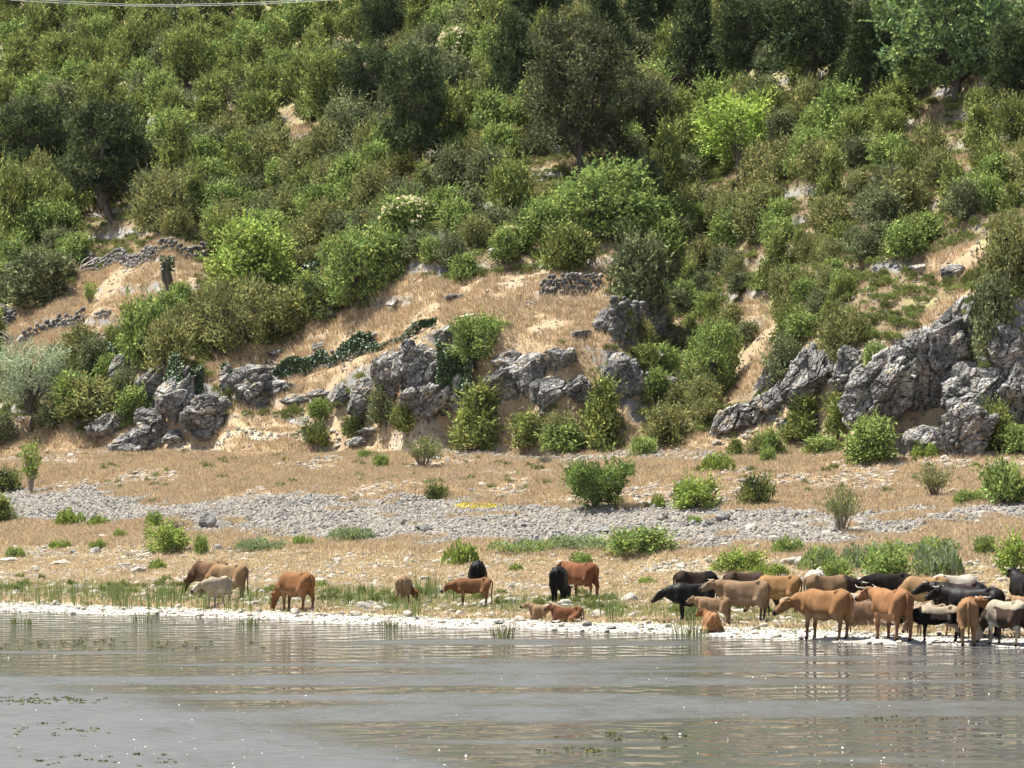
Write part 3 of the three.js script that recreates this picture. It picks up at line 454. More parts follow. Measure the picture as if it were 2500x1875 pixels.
function rockGeo(seed, sx, sy, sz, n, rough = 1, tilt = 0.5, pale = 0) {
  const r = rng(seed), g0 = new THREE.IcosahedronGeometry(1, n); g0.deleteAttribute('uv'); g0.deleteAttribute('normal');
  const g = mergeVertices(g0, 1e-4), p = g.attributes.position, col = new Float32Array(p.count * 3), pl = [], big = n > 4;
  for (let i = 0; i < 17; i++) { const a = r() * 6.283, y = r() * 1.7 - 0.75, q = Math.sqrt(Math.max(0, 1 - y * y)); pl.push([q * Math.cos(a), y, q * Math.sin(a), 0.58 + 0.42 * r()]); }
  const sc = Math.max(sx, sy, sz), off = seed * 3.7, ct = Math.cos(tilt), stt = Math.sin(tilt), kA = 0.85, kB = 2.6, aA = Math.min(0.4, sc * 0.22) * rough, aB = Math.min(0.085, sc * 0.055) * rough;
  for (let i = 0; i < p.count; i++) {
    let x = p.getX(i), y = p.getY(i), z = p.getZ(i), rr = 1.15;
    for (const q of pl) { const dt = q[0] * x + q[1] * y + q[2] * z; if (dt > 0.05) rr = Math.min(rr, q[3] / dt); }
    const X = x * rr * sx, Y = y * rr * sy, Z = z * rr * sz, wob = (noise3(X * 1.7 + off, Y * 1.7, Z * 1.7) - 0.5) * 0.5;
    const bx = X * ct + Y * stt + off + wob, by = Y * ct - X * stt + wob;   // bedding runs aslant
    let dsp = 0, tone = 0.5, seam = 1;
    if (big) {
      cells(bx * kA * 0.75, by * kA * 1.5, Z * kA + off, cA); cells(bx * kB * 0.7, by * kB * 1.5, Z * kB + off, cB);
      dsp = (cA[1] - 0.5) * aA + (cB[1] - 0.5) * aB - (1 - sst(0, 0.10, cA[0])) * aA * 0.6 - (1 - sst(0, 0.12, cB[0])) * aB * 0.7; tone = cB[1]; seam = Math.min(sst(0, 0.1, cA[0]), 0.4 + 0.6 * sst(0, 0.14, cB[0]));
    }
    dsp += (fbm(X * 4.1 + off, Y * 4.1, Z * 4.1, 3) - 0.5) * Math.min(0.16, sc * 0.3) * rough;
    const l = Math.hypot(X, Y, Z) || 1, k = 1 + dsp / l;
    p.setXYZ(i, X * k, Y * k, Z * k);
    const st = fbm(X * 1.4 + off, Y * 0.35, Z * 1.4, 3), sp = noise3(X * 6 + off, Y * 6, Z * 6), li = fbm(X * 0.9 + off + 40, Y * 0.9, Z * 0.9, 3);
    let c = mix3([0.19, 0.187, 0.182], [0.44, 0.425, 0.40], clamp(li * 2.0 - 0.7 + (tone - 0.5) * 0.7 + pale)); if (pale > 0.5) c = mix3(c, [0.44, 0.415, 0.375], (pale - 0.5) * 1.7);
    c = mix3(c, [0.06, 0.06, 0.062], sst(0.5, 0.68, st) * 0.6 * (1 - pale));   // black weathering streaks
    if (sp > 0.7 && li > 0.5) c = mix3(c, [0.27, 0.185, 0.075], 0.55 * (1 - pale));   // ochre lichen
    const v = 0.8 + 0.4 * sp; col[i * 3] = c[0] * v; col[i * 3 + 1] = c[1] * v; col[i * 3 + 2] = c[2] * v;
  }
  if (n > 8) { const uv = new Float32Array(p.count * 2); for (let i = 0; i < p.count; i++) { uv[i * 2] = (p.getX(i) * 0.8 + p.getZ(i) * 0.6) / 2; uv[i * 2 + 1] = (p.getY(i) + p.getZ(i) * 0.35) / 2; } g.setAttribute('uv', new THREE.BufferAttribute(uv, 2)); }
  g.setAttribute('color', new THREE.BufferAttribute(col, 3)); g.computeVertexNormals(); return g;
}
let rockSeed = 1000;
function crag(X, Y, W, Hh, label, { depth = 0.9, tilt = 0.5, roll = 0, back = 0.25, landmark, rough = 1 } = {}) {   // X, Y: its lowest middle point as seen
  const q = P2(X, Y), w = W * S * q.m / 2, h = Hh * S * q.m / 2, dz = Math.min(w, 2.2) * depth;
  const detail = Math.round(clamp(Math.max(W, Hh) / 3.8, 10, 38));
  const d = q.d + dz * back, o = single('rock_outcrop', rockGeo(rockSeed++, w * 1.12, h * 1.12, dz, detail, rough, tilt), cragMat, label, 'rock');
  o.position.set(q.x * d / q.d, q.y + h * 0.92, -d); o.rotation.set(0, (R() - 0.5) * 0.5, roll);
  if (landmark) mark(landmark, X, Y - Hh / 2);
  if (!label) later(o, 'grey limestone rock', X, Y - Hh / 2);
  return o;
}
// right cliff
crag(1905, 925, 150, 170, 'overhanging grey block of the right cliff', { landmark: 'overhanging grey block', roll: 0.1, depth: 1.2, back: -0.1 });
crag(2010, 900, 210, 200, 'long slanting slab rising from the overhanging block', { roll: 0.75, tilt: 0.8, landmark: 'slanting slab' });
crag(2075, 815, 120, 110, 'pale round boulder wedged above the slanting slab', { roll: 0.2 });
crag(2130, 930, 190, 150, 'wide grey crag right of the dark cave', { landmark: 'wide right crag', roll: 0.3 });
crag(2080, 985, 130, 110, 'broken ledge below the wide right crag', {}); crag(2185, 830, 110, 130, null, { roll: 0.4 }); crag(2010, 985, 90, 60, null, {});
crag(2205, 930, 120, 160, null, { roll: 0.2 }); crag(1985, 790, 110, 80, null, { roll: 0.6 }); crag(2060, 730, 110, 70, null, { roll: 0.6 }); crag(2110, 700, 70, 60, null, { roll: 0.6 });
crag(1760, 880, 150, 130, 'light grey sloping crag beneath the crag-top bush', { roll: 0.45, landmark: 'light sloping crag' }); crag(1835, 860, 90, 110, null, {}); crag(1665, 850, 60, 60, null, { roll: 0.5 });
crag(1590, 935, 140, 60, 'low slanting rock ridge at the cliff foot', { roll: 0.35, landmark: 'low slanting ridge' }); crag(1670, 890, 110, 60, null, { roll: 0.4 }); crag(1740, 945, 100, 60, null, {}); crag(1640, 915, 90, 50, null, { roll: 0.4 });
// middle cliff
crag(790, 895, 81, 82, 'square dark face of the middle cliff', { landmark: 'square dark rock face', depth: 0.7 });
crag(850, 860, 90, 98, null, { depth: 0.7 }); crag(905, 840, 99, 107, 'tall pale face of the middle cliff', { roll: 0.25, landmark: 'tall pale rock face' });
crag(920, 905, 108, 82, 'leaning grey slab before the middle cliff', { roll: 0.5, landmark: 'leaning slab' }); crag(960, 740, 54, 37, null, { roll: 0.3 });
crag(1000, 880, 81, 74, null, {}); crag(1090, 870, 99, 90, 'dark weathered wall of rock under the ivy', { landmark: 'weathered rock wall' }); crag(1150, 850, 99, 90, null, {}); crag(1190, 885, 81, 66, null, {}); crag(1250, 870, 90, 57, null, {}); crag(1110, 810, 90, 49, null, {}); crag(1215, 800, 72, 49, null, {});
crag(1340, 850, 81, 82, 'streaked rock face below the rubble heap', { landmark: 'streaked rock face', roll: 0.3 }); crag(1400, 800, 81, 49, null, { roll: 0.3 }); crag(1420, 855, 99, 49, null, { roll: 0.3 }); crag(1320, 720, 63, 49, null, {});
crag(740, 875, 54, 49, null, {}); crag(800, 945, 54, 25, null, {}); crag(780, 965, 54, 20, null, { roll: 0.3 });
// left rocks
crag(395, 900, 110, 120, 'round ivy-capped rock on the left slope', { landmark: 'ivy-capped rock', depth: 0.9 }); crag(330, 860, 70, 70, null, {});
crag(455, 935, 110, 85, 'dark furrowed boulder right of the ivy-capped rock', { landmark: 'furrowed boulder', rough: 1.4, roll: -0.4 });
crag(320, 970, 75, 95, 'upright dark boulder at the slope foot', { landmark: 'upright dark boulder' }); crag(235, 945, 90, 50, null, { roll: 0.2 }); crag(290, 975, 90, 50, null, { roll: 0.4 }); crag(265, 978, 70, 20, null, {}); crag(380, 960, 70, 30, null, {});
crag(540, 870, 110, 75, 'broken dark rock face left of the ivy wall', { landmark: 'broken dark face' }); crag(500, 850, 50, 60, null, {}); crag(260, 830, 40, 70, null, {}); crag(650, 875, 70, 28, null, {}); crag(610, 850, 70, 25, null, {}); crag(690, 870, 60, 30, null, {}); crag(560, 880, 60, 25, null, {});
crag(1250, 730, 60, 18, null, {}); crag(1150, 660, 40, 12, null, {}); crag(1020, 690, 50, 14, null, {}); crag(720, 690, 50, 25, null, {}); crag(1080, 550, 40, 22, null, {}); crag(985, 650, 50, 14, null, {}); crag(860, 665, 60, 20, null, {}); crag(600, 770, 40, 14, null, {}); crag(690, 755, 40, 14, null, {});
crag(20, 625, 60, 60, null, {}); crag(10, 700, 50, 45, null, {}); crag(1990, 590, 50, 20, null, {}); crag(2060, 600, 60, 30, null, {}); crag(1500, 650, 50, 30, null, {});

// boulders lying on the flat
const boulderGeos = many(6, (i) => rockGeo(50 + i, 0.5, 0.34, 0.42, 7, 0.8, 0.4, 0.0)), boulderPale = many(4, (i) => rockGeo(70 + i, 0.5, 0.33, 0.42, 7, 0.8, 0.4, 0.75));
function boulder(X, Y, W, Hh, label, pale) {
  const q = P2(X, Y), G = pale ? boulderPale : boulderGeos, g = G[Math.floor(R() * G.length)], w = W * S * q.m, h = Hh * S * q.m, o = single('boulder', g, pale ? pebbleMat : rockMat, label, 'boulder');
  o.scale.set(w, h / 0.68, w * 0.9); o.position.set(q.x, q.y + h * 0.36, -q.d); o.rotation.y = R() * 6;
  if (!label) later(o, pale ? 'pale limestone boulder' : 'grey limestone boulder', X, Y);
}
boulder(453, 1143, 44, 42, 'big grey boulder standing on the left end of the scree'); mark('big grey boulder', 453, 1125); boulder(915, 1148, 62, 22, 'long flat slab lying in the scree'); mark('long flat slab', 915, 1140);
for (const [X, Y, W, Hh, p] of [[945, 1125, 26, 14], [1560, 1128, 45, 24], [1530, 1140, 26, 22], [1300, 1150, 40, 14], [870, 1135, 22, 16], [1045, 1128, 16, 10], [680, 1068, 14, 12], [830, 1072, 18, 9], [870, 1073, 20, 10], [1022, 1066, 18, 14], [1048, 1024, 50, 9], [1080, 1018, 24, 8], [395, 1120, 20, 12], [1430, 1125, 40, 14], [1475, 1140, 44, 16], [1600, 1110, 40, 14], [1700, 1130, 34, 12], [2050, 1130, 40, 12], [1900, 1165, 30, 12], [1145, 1140, 40, 14],
  [225, 1164, 30, 14, 1], [18, 1216, 60, 14, 1], [130, 1222, 50, 14, 1], [300, 1238, 40, 16, 1], [540, 1310, 40, 14, 1], [1100, 1308, 40, 22, 1], [1150, 1315, 26, 12, 1], [1190, 1318, 30, 14, 1], [760, 1310, 28, 12, 1], [385, 1312, 18, 11, 1], [1170, 1300, 20, 12, 1], [820, 1320, 22, 12, 1], [1050, 1310, 28, 20, 1], [1720, 1222, 60, 24, 1], [1760, 1232, 60, 30, 1], [1790, 1250, 50, 26, 1], [1940, 1300, 30, 24, 1], [1635, 1280, 26, 14, 1], [955, 1195, 30, 10, 1], [690, 1260, 34, 14, 1], [1530, 1340, 30, 10, 1], [1610, 1350, 30, 12, 1], [1200, 1345, 26, 10, 1], [1265, 1352, 26, 12], [1080, 1348, 22, 10], [900, 1338, 14, 8], [1320, 1358, 26, 8], [560, 1322, 14, 7], [700, 1330, 20, 8, 1]]) boulder(X, Y, W, Hh, null, p);

// ---------------------------------------------------------------- dry stone walls, stone by stone
const stoneGeos = many(6, (i) => rockGeo(90 + i, 0.5, 0.5, 0.5, 1, 0.7, 0.3));
const wallMats = [[0.36, 0.36, 0.37], [0.5, 0.5, 0.49], [0.66, 0.65, 0.63], [0.26, 0.26, 0.27]].map((c) => new THREE.MeshStandardMaterial({ color: lin(...c), vertexColors: true, roughness: 0.95 }));
function wall(pts, hh, size, label, landmark, messy = 0.25, cap = 280) {
  const q = pts.map(([X, Y]) => P2(X, Y)), g = thing('dry_stone_wall', label, 'wall'), mid = q[Math.floor(q.length / 2)];
  g.position.set(mid.x, mid.y, -mid.d);
  let n = 0; const courses = Math.max(2, Math.round(hh / (size * 0.72)));
  for (let c = 0; c < courses; c++) for (let i = 0; i + 1 < q.length; i++) {
    const A = q[i], B = q[i + 1], L = Math.hypot(B.x - A.x, B.d - A.d), k = Math.max(1, Math.round(L / size));
    for (let j = 0; j < k; j++) {
      const f = (j + 0.5 + (c % 2) * 0.5 + (R() - 0.5) * 0.3) / k; if (n >= cap || (c > courses - 2 && R() < messy)) continue; n++;
      const x = lerp(A.x, B.x, f), d = lerp(A.d, B.d, f) + (R() - 0.5) * 0.15 * size + c * 0.06, s = part('stone', stoneGeos[Math.floor(R() * 6)], wallMats[Math.floor(R() * 4)], g);
      s.position.set(x - mid.x, H(x, d) + (c + 0.35) * hh / courses - mid.y + (R() - 0.5) * 0.16, -d + mid.d);
      s.scale.set(size * (0.9 + 0.5 * R()), hh / courses * (1.15 + 0.7 * R()), size * (1.0 + 0.5 * R())); s.rotation.set(R() * 1.4 - 0.7, R() * 6, R() * 1.4 - 0.7);
    }
  }
  if (landmark) mark(landmark, (pts[0][0] + pts[pts.length - 1][0]) / 2, (pts[0][1] + pts[pts.length - 1][1]) / 2);
}
wall([[170, 560], [250, 566], [330, 566], [400, 560], [465, 550]], 1.25, 0.3, 'long dark dry stone wall under the bent-trunked tree', 'long stone wall');
wall([[42, 752], [80, 730], [120, 712], [180, 698]], 0.95, 0.3, 'low tumbled stone wall on the left grassy terrace', 'tumbled terrace wall', 0.4);
wall([[165, 775], [210, 768], [255, 752]], 1.3, 0.3, 'ruined stone wall end with ivy at its left', 'ruined wall end', 0.3);
wall([[1165, 640], [1200, 638], [1250, 632], [1298, 622]], 1.0, 0.26, 'short stone wall on the dry grass right of the ramp', 'short stone wall', 0.3);
wall([[0, 712], [16, 708], [30, 700]], 1.0, 0.3, 'dark stone heap cut by the left picture edge', null, 0.3);
wall([[1318, 742], [1360, 745], [1400, 742], [1440, 735]], 2.3, 0.34, 'shaded rubble heap below the dark upright juniper', 'rubble heap', 0.35);
wall([[205, 690], [235, 685]], 0.4, 0.3, 'few fallen stones right of the tumbled terrace wall', null, 0.2);
wall([[575, 830], [640, 810], [700, 795], [760, 775], [810, 755]], 0.9, 0.32, 'stone terrace wall under a curtain of ivy', 'ivy-covered wall', 0.2);

// ivy curtains over walls and rocks
const M_IVY = new THREE.MeshPhysicalMaterial({ vertexColors: true, roughness: 0.55, side: THREE.DoubleSide });
const stemMat = bark;
function ivy(pts, hh, thick, label, n = 2600) {   // along the foot points, hanging from hh metres up
  const q = pts.map(([X, Y]) => P2(X, Y)), o = thing('ivy', label, 'ivy'), mid = q[q.length >> 1], F = new Leaves(rockSeed++), r = rng(rockSeed++);
  o.position.set(mid.x, mid.y, -mid.d);
  const st = [];
  for (let k = 0; k < n; k++) {
    const f = r() * (q.length - 1), i = Math.min(q.length - 2, Math.floor(f)), t = f - i, x = lerp(q[i].x, q[i + 1].x, t), d = lerp(q[i].d, q[i + 1].d, t), top = hh * (0.35 + 1.15 * noise3(x * 0.9, d * 0.9, 3)), yy = top * Math.pow(r(), 0.7), out = thick * (0.4 + 0.6 * noise3(x * 1.1, yy * 1.2, 6)) * (0.6 + 0.4 * r());
    F.leaf(x - mid.x + (r() - 0.5) * 0.2, H(x, d) + yy - mid.y, -(d - out) + mid.d, r() - 0.5, r() - 0.7, r() * 0.6, 0.17 * (0.6 + 0.8 * r()), 0.14, C.ivy[Math.floor(r() * 3)], 0.7 + 0.6 * r());
    if (k % 160 === 0) st.push(tube([[x - mid.x, H(x, d) - mid.y - 0.05, -(d - 0.2) + mid.d], [x - mid.x + 0.1, H(x, d) - mid.y + top * 0.5, -(d - out * 0.6) + mid.d], [x - mid.x, H(x, d) - mid.y + top * 0.9, -(d - out * 0.5) + mid.d]], 0.03, 0.01, 4));
  }
  part('stem', mergeGeometries(st), stemMat, o); part('foliage', F.geo(), M_IVY, o);
}
ivy([[580, 828], [640, 808], [700, 793], [760, 773], [800, 757]], 1.05, 0.45, 'dark green ivy curtain draped along the terrace wall', 4200);
ivy([[795, 762], [850, 742], [900, 722], [940, 700]], 0.5, 0.35, 'thin ivy trailing off the upper end of the terrace wall', 1300);
ivy([[360, 860], [395, 868], [440, 850]], 2.3, 1.6, 'glossy ivy cap hanging over the round left rock', 3600);
ivy([[945, 850], [985, 860], [1020, 850]], 3.2, 1.4, 'dark ivy hanging down the middle cliff', 3600);
ivy([[170, 800], [215, 790], [250, 800]], 1.2, 0.5, 'ivy clump on the ruined wall end', 1800);
ivy([[480, 830], [500, 850]], 1.6, 0.6, 'narrow ivy strip left of the broken dark face', 900);
ivy([[640, 610], [690, 605]], 1.0, 0.5, 'ivy mat behind the sunlit yellow-green bush', 1200);

// dead trunk, pole, cables
{
  const q = P2(365, 632), o = thing('dead_tree', 'dark dead tree trunk with a broken side limb below the long wall', 'dead tree'); o.position.set(q.x, q.y - 0.1, -q.d);
  part('trunk', tube([[0, -0.1, 0], [0.02, 0.7, 0], [-0.12, 1.5, 0.05], [-0.1, 2.25, 0]], 0.3, 0.2, 9), bark, o); part('side_limb', tube([[0, 0.5, 0.05], [-0.3, 0.9, 0.1], [-0.42, 1.5, 0.1], [-0.4, 1.9, 0.05]], 0.16, 0.1, 7), bark, o);
  const F = new Leaves(41), r = rng(42); for (let k = 0; k < 420; k++) F.leaf(-0.1 + (r() - 0.5) * 0.9, 1.5 + r() * 1.0, (r() - 0.5) * 0.7, r() - 0.5, r() - 0.5, r() - 0.5, 0.15, 0.11, C.ivy[k % 3], 0.8 + 0.4 * r()); part('ivy_tuft', F.geo(), M_IVY, o);
  mark('dead trunk', 365, 590);
  const p = P2(1394, 92), wood = new THREE.MeshStandardMaterial({ color: lin(0.13, 0.085, 0.055), roughness: 0.9 }), t = thing('utility_pole', 'brown wooden utility pole at the top of the slope', 'pole'); t.position.set(p.x, p.y - 0.2, -p.d);
  part('post', tube([[0, -0.3, 0], [0.02, 3, 0], [0.0, 6, 0], [0.03, 9, 0]], 0.17, 0.12, 10), wood, t);
  const arm = part('crossarm', new THREE.BoxGeometry(1.6, 0.12, 0.12), wood, t); arm.position.y = 8.4;
  const ins = new THREE.LatheGeometry([[0.02, 0], [0.05, 0.03], [0.03, 0.07], [0.05, 0.1], [0.0, 0.15]].map(([a, b]) => new THREE.Vector2(a, b)), 8), porcelain = new THREE.MeshStandardMaterial({ color: lin(0.5, 0.48, 0.45), roughness: 0.3 });
  for (const s of [-0.65, 0.65]) part('insulator', ins, porcelain, arm).position.set(s, 0.06, 0);
  mark('wooden pole', 1394, 50);
  const metal = new THREE.MeshStandardMaterial({ color: lin(0.3, 0.31, 0.32), roughness: 0.6, metalness: 0.3 });
  const cable = (rows, d, label) => single('overhead_cable', tube(rows.map(([X, Y]) => { const w = ray(X * S, Y * S); w.multiplyScalar(d / -w.z); return [w.x, EYE + w.y, -d]; }), 0.011, 0.011, 5), metal, label, 'cable', 'overhead cables');
  cable([[-140, -40], [0, -3], [120, 6], [290, 13], [450, 12], [600, 7], [760, -4], [1000, -40], [1394, -130]], 172, 'lower of the two thin overhead cables crossing the upper left');
  cable([[-140, -46], [0, -8], [150, 3], [310, 10], [470, 8], [640, 1], [800, -12], [1000, -46], [1394, -136]], 173, 'upper of the two thin overhead cables crossing the upper left');
}
// bleached dead branches
const bone = new THREE.MeshStandardMaterial({ color: lin(0.42, 0.38, 0.33), roughness: 0.9 });
for (const [X, Y, s, label] of [[1462, 545, 2.2, 'bleached dead branches right of the wide fresh green bush'], [165, 590, 2.0, 'bleached dead branches at the long wall left end'], [30, 745, 1.6, 'grey dead branches beside the tumbled terrace wall']]) {
  const q = P2(X, Y), r = rng(X), st = []; for (let i = 0; i < 18; i++) { const a = r() * 6.283, l = s * (0.4 + 0.6 * r()), yy = s * 0.6 * r(); st.push(tube([[(r() - 0.5) * 0.4, 0.02, 0], [Math.cos(a) * l * 0.5, yy * 0.7 + 0.1, Math.sin(a) * l * 0.5], [Math.cos(a) * l, yy + 0.1, Math.sin(a) * l]], 0.045, 0.012, 4)); }
  const o = single('dead_branches', mergeGeometries(st), bone, label, 'branches'); o.position.set(q.x, q.y, -q.d);
}
console.log('rocks and walls');

// ---------------------------------------------------------------- the scrub that covers the slope
{
  const r = rng(4242), count = { juniper: 0, evergreen: 0, olive: 0, leafy: 0, bigdark: 0 };
  const big = spotsTaken.slice();
  let tries = 0, made = 0;
  const rocks = [];
  while (tries++ < 14000 && made < 800) {
    const d = lerp(178, 318, r()), u = lerp(-0.168, 0.168, r()), x = u * d, t = inland(x, d);
    if (t < 94) continue;
    const [X, Y] = project(x, H(x, d), -d);
    if (Y < -60 || Y > 1000) continue;
    if (X > 185 && X < 315 && Y > 470 && Y < 585 || X > 175 && X < 470 && Y > 530 && Y < 620) continue;   // the bent trunk and the long wall stand free
    if (inClearing(x, d) || inClearing(x, d + 0.8)) continue;
    if (Y > 560 && X > 400 && X < 1340 && r() < 0.75) continue;
    if (Y > 640 && X < 1400 && r() < 0.5) continue;
    const m = d / FOCAL * S; let w = lerp(74, 150, r() * r()) * m; if (Y > 560) w *= 0.7;
    const hs = w * 0.9 / m; if (shown.some(([x0, x1, y0, y1, dd]) => d < dd && X + w / m * 0.4 > x0 && X - w / m * 0.4 < x1 && Y - hs < y1 - 0.25 * (y1 - y0) && Y > y0)) continue;
    if (spotsTaken.some(([a, b, c], i) => Math.hypot(a - x, (b - d) * 0.8) < (i < big.length ? c * 0.7 + w * 0.25 : (c + w * 0.5) * (X < 760 && Y < 330 ? 0.7 : 0.64)))) continue;
    const f = r(), left = X < 760 + 250 * (noise3(X * 0.01, Y * 0.01, 2) - 0.5) && Y < 330;
    let kind = left ? (f < 0.72 ? 'juniper' : f < 0.9 ? 'evergreen' : 'leafy') : Y > 330 ? (f < 0.36 ? 'olive' : f < 0.62 ? 'leafy' : f < 0.82 ? 'evergreen' : 'juniper') : (f < 0.36 ? 'evergreen' : f < 0.6 ? 'juniper' : f < 0.8 ? 'leafy' : 'olive');
    if (!left && Y < 250 && r() < 0.06) { kind = 'bigdark'; w *= 1.7; }
    if (count[kind] > 240) continue; count[kind]++;
    const h = w * (kind === 'bigdark' ? 1.3 : kind === 'juniper' ? 0.8 + 0.5 * r() : 0.75 + 0.35 * r());
    const o = plantAt(kind, x, d, w, h, null, kind === 'bigdark' ? 'dark trees on the slope' : 'scrub covering the slope');
    later(o, plainWords[kind], X, Y - h / m / 2); made++;
  }
  console.log('scrub', made, JSON.stringify(count));
  // the wood above the picture, seen only mirrored in the lake
  const K = KIND.evergreen.ps[0], n = 700, im = new THREE.InstancedMesh(K.crown, M_THICK, n), q = new THREE.Object3D(); let k = 0;
  while (k < n) { const d = lerp(250, 430, r()), x = lerp(-0.24, 0.24, r()) * d; const [, Y] = project(x, H(x, d), -d); if (Y > -60) continue; const s = 1.1 + 1.4 * r(); q.position.set(x, H(x, d) - 0.05, -d); q.rotation.y = r() * 6; q.scale.setScalar(s); q.updateMatrix(); im.setMatrixAt(k++, q.matrix); }
  im.name = 'hilltop_wood'; scene.add(shade(im)); tag(im, 'far evergreen wood covering the hill above', 'wood', null, 'stuff');
}

// ---------------------------------------------------------------- grass, stones and weeds strewn over the land
function tuftGeo(seed, n, h, w, lean, cols, bw = 0.02) {
  const r = rng(seed), p = [], nn = [], c = [], ix = [];
  for (let i = 0; i < n; i++) {
    const a = r() * 6.283, b = r() * 6.283, x = Math.cos(a) * w * Math.sqrt(r()), z = Math.sin(a) * w * Math.sqrt(r()), hh = h * (0.5 + 0.5 * r()), lx = Math.cos(a) * lean * hh * r(), lz = Math.sin(a) * lean * hh * r(), sx = Math.cos(b) * bw, sz = Math.sin(b) * bw, o = p.length / 3, col = cols[Math.floor(r() * cols.length)], k = 0.8 + 0.4 * r();
    p.push(x - sx, -0.03, z - sz, x + sx, -0.03, z + sz, x + lx * 0.4 + sx * 0.7, hh * 0.6, z + lz * 0.4 + sz * 0.7, x + lx * 0.4 - sx * 0.7, hh * 0.6, z + lz * 0.4 - sz * 0.7, x + lx, hh, z + lz);
    const nx = -sz / bw, nz = sx / bw; for (let q = 0; q < 5; q++) { nn.push(nx, 0.2, nz); c.push(col[0] * k, col[1] * k, col[2] * k); }
    ix.push(o, o + 1, o + 2, o, o + 2, o + 3, o + 3, o + 2, o + 4);
  }
  const g = new THREE.BufferGeometry(); g.setAttribute('position', new THREE.Float32BufferAttribute(p, 3)); g.setAttribute('normal', new THREE.Float32BufferAttribute(nn, 3)); g.setAttribute('color', new THREE.Float32BufferAttribute(c, 3)); g.setIndex(ix); return g;
}
const strawMat = new THREE.MeshPhysicalMaterial({ vertexColors: true, roughness: 0.9, transmission: 0.3, thickness: 0, ior: 1.3, side: THREE.DoubleSide });
const STRAW = [[0.50, 0.395, 0.26], [0.43, 0.325, 0.20], [0.56, 0.455, 0.315], [0.37, 0.265, 0.155]], SEDGE = [[0.22, 0.235, 0.10], [0.28, 0.27, 0.12], [0.38, 0.32, 0.17], [0.19, 0.215, 0.085]];
const bins = {};
const put = (k, x, d, s, sy, rot, tint, y = 0, tilt = 0) => (bins[k] ??= []).push([x, H(x, d) + y, -d, s, sy, rot, tint, tilt]);
{
  const r = rng(99);
  for (let i = 0; i < 420000; i++) {
    const d = Math.sqrt(lerp(80 * 80, 262 * 262, r())), x = lerp(-0.178, 0.178, r()) * d, t = inland(x, d);
    if (t < -2.5) continue;
    const z = zone(x, d), f = r(), v = 0.7 + 0.6 * r(), bare = t > 62 && t < 92 ? sst(0.55, 0.62, fbm(x * 0.3 + 7, d * 0.22, 21, 3)) : 0;
    if (z.hill) {
      const open = inClearing(x + (z.n2 - 0.5) * 2, d + (z.n - 0.5) * 2);
      if (open) { const thin = fbm(x * 0.4, d * 0.4, 44, 3); if (f < 0.8 * sst(0.74, 0.52, thin)) put('dry', x, d, 0.8 + 0.5 * r(), 0.55 + 0.5 * r(), r() * 6, v); else if (f > 0.97 || thin > 0.66 && f > 0.88) put('grey', x, d, 0.1 + 0.3 * r() * r(), 0.6, r() * 6, v); }
      else if (t < 130 && f < 0.26) put('dry', x, d, 0.8 + 0.4 * r(), 0.5 + 0.4 * r(), r() * 6, v * 0.9);
      else if (t < 135 && f < 0.285) put('under', x, d, 0.5 + 0.6 * r(), 0.4 + 0.6 * r(), r() * 6, v);
      else if (t < 102 && f < 0.32) put('under', x, d, 0.5 + 0.5 * r(), 0.5 + 0.6 * r(), r() * 6, v);
      else if (t < 110 && f < 0.44) put('grey', x, d, 0.1 + 0.35 * r() * r(), 0.6, r() * 6, v);
      continue;
    }
    if (z.peb > 0.3) { if (t > -1.2) put('peb', x, d, 0.035 + 0.09 * r() * r() + (r() > 0.975 ? 0.14 : 0), 0.5 + 0.3 * r(), r() * 6, v); if (f < 0.06 && t > 1.5) put('sedge', x, d, 0.6, 0.6, r() * 6, v); continue; }
    if (z.scree) { put('grey', x, d, 0.12 + 0.2 * r() * r(), 0.6 + 0.4 * r(), r() * 6, v); if (f < 0.5) put('grey', x + r() - 0.5, d + r() - 0.5, 0.1 + 0.14 * r(), 0.7, r() * 6, v, 0.04); if (f > 0.97) put('dry', x, d, 0.7, 0.5, r() * 6, v); continue; }
    if (t > 80 && z.stony > 0.5) { if (f < 0.6) put('grey', x, d, 0.1 + 0.3 * r() * r(), 0.7, r() * 6, v); else if (f < 0.75) put('dry', x, d, 0.8, 0.6, r() * 6, v); continue; }
    if (bare > 0.3 && f < 0.8 * bare) { if (f < 0.34 * bare) put(r() < 0.6 ? 'peb' : 'grey', x, d, 0.12 + 0.4 * Math.pow(r(), 2.5), 0.35 + 0.3 * r(), r() * 6, v); continue; }
    if (t > 60 && f > 0.997) { put('under', x, d, 0.3 + 0.3 * r(), 0.3 + 0.4 * r(), r() * 6, v); continue; }
    const st = z.stony * (t < 42 ? 0.45 : 0.12) + (t < 42 ? 0.17 : sst(0.56, 0.64, fbm(x * 0.35, d * 0.3, 21, 3)) * 0.3 + 0.02);
    if (f < st) { put(t < 46 && r() < 0.55 ? 'peb' : 'grey', x, d, 0.06 + 0.24 * Math.pow(r(), 3), 0.5 + 0.3 * r(), r() * 6, v); continue; }
    if (r() < z.green * 0.85) { if (f > 0.45) put('sedge', x, d, 0.8 + 0.5 * r(), 0.3 + 0.6 * r() * r(), r() * 6, v); }
    else if (t < 44 && f > 0.9) continue;
    else put(t < 40 && r() < 0.3 ? 'sedge' : 'dry', x, d, 0.8 + 0.5 * r(), t > 60 ? 0.42 + 0.4 * r() : t > 40 ? 0.4 + 0.35 * r() : 0.28 + 0.35 * r() * r(), r() * 6, v);
    if (t < 44 && t > 8 && z.n2 > 0.5 && f > 0.985) put('under', x, d, 0.25 + 0.35 * r(), 0.3 + 0.35 * r(), r() * 6, v);
  }
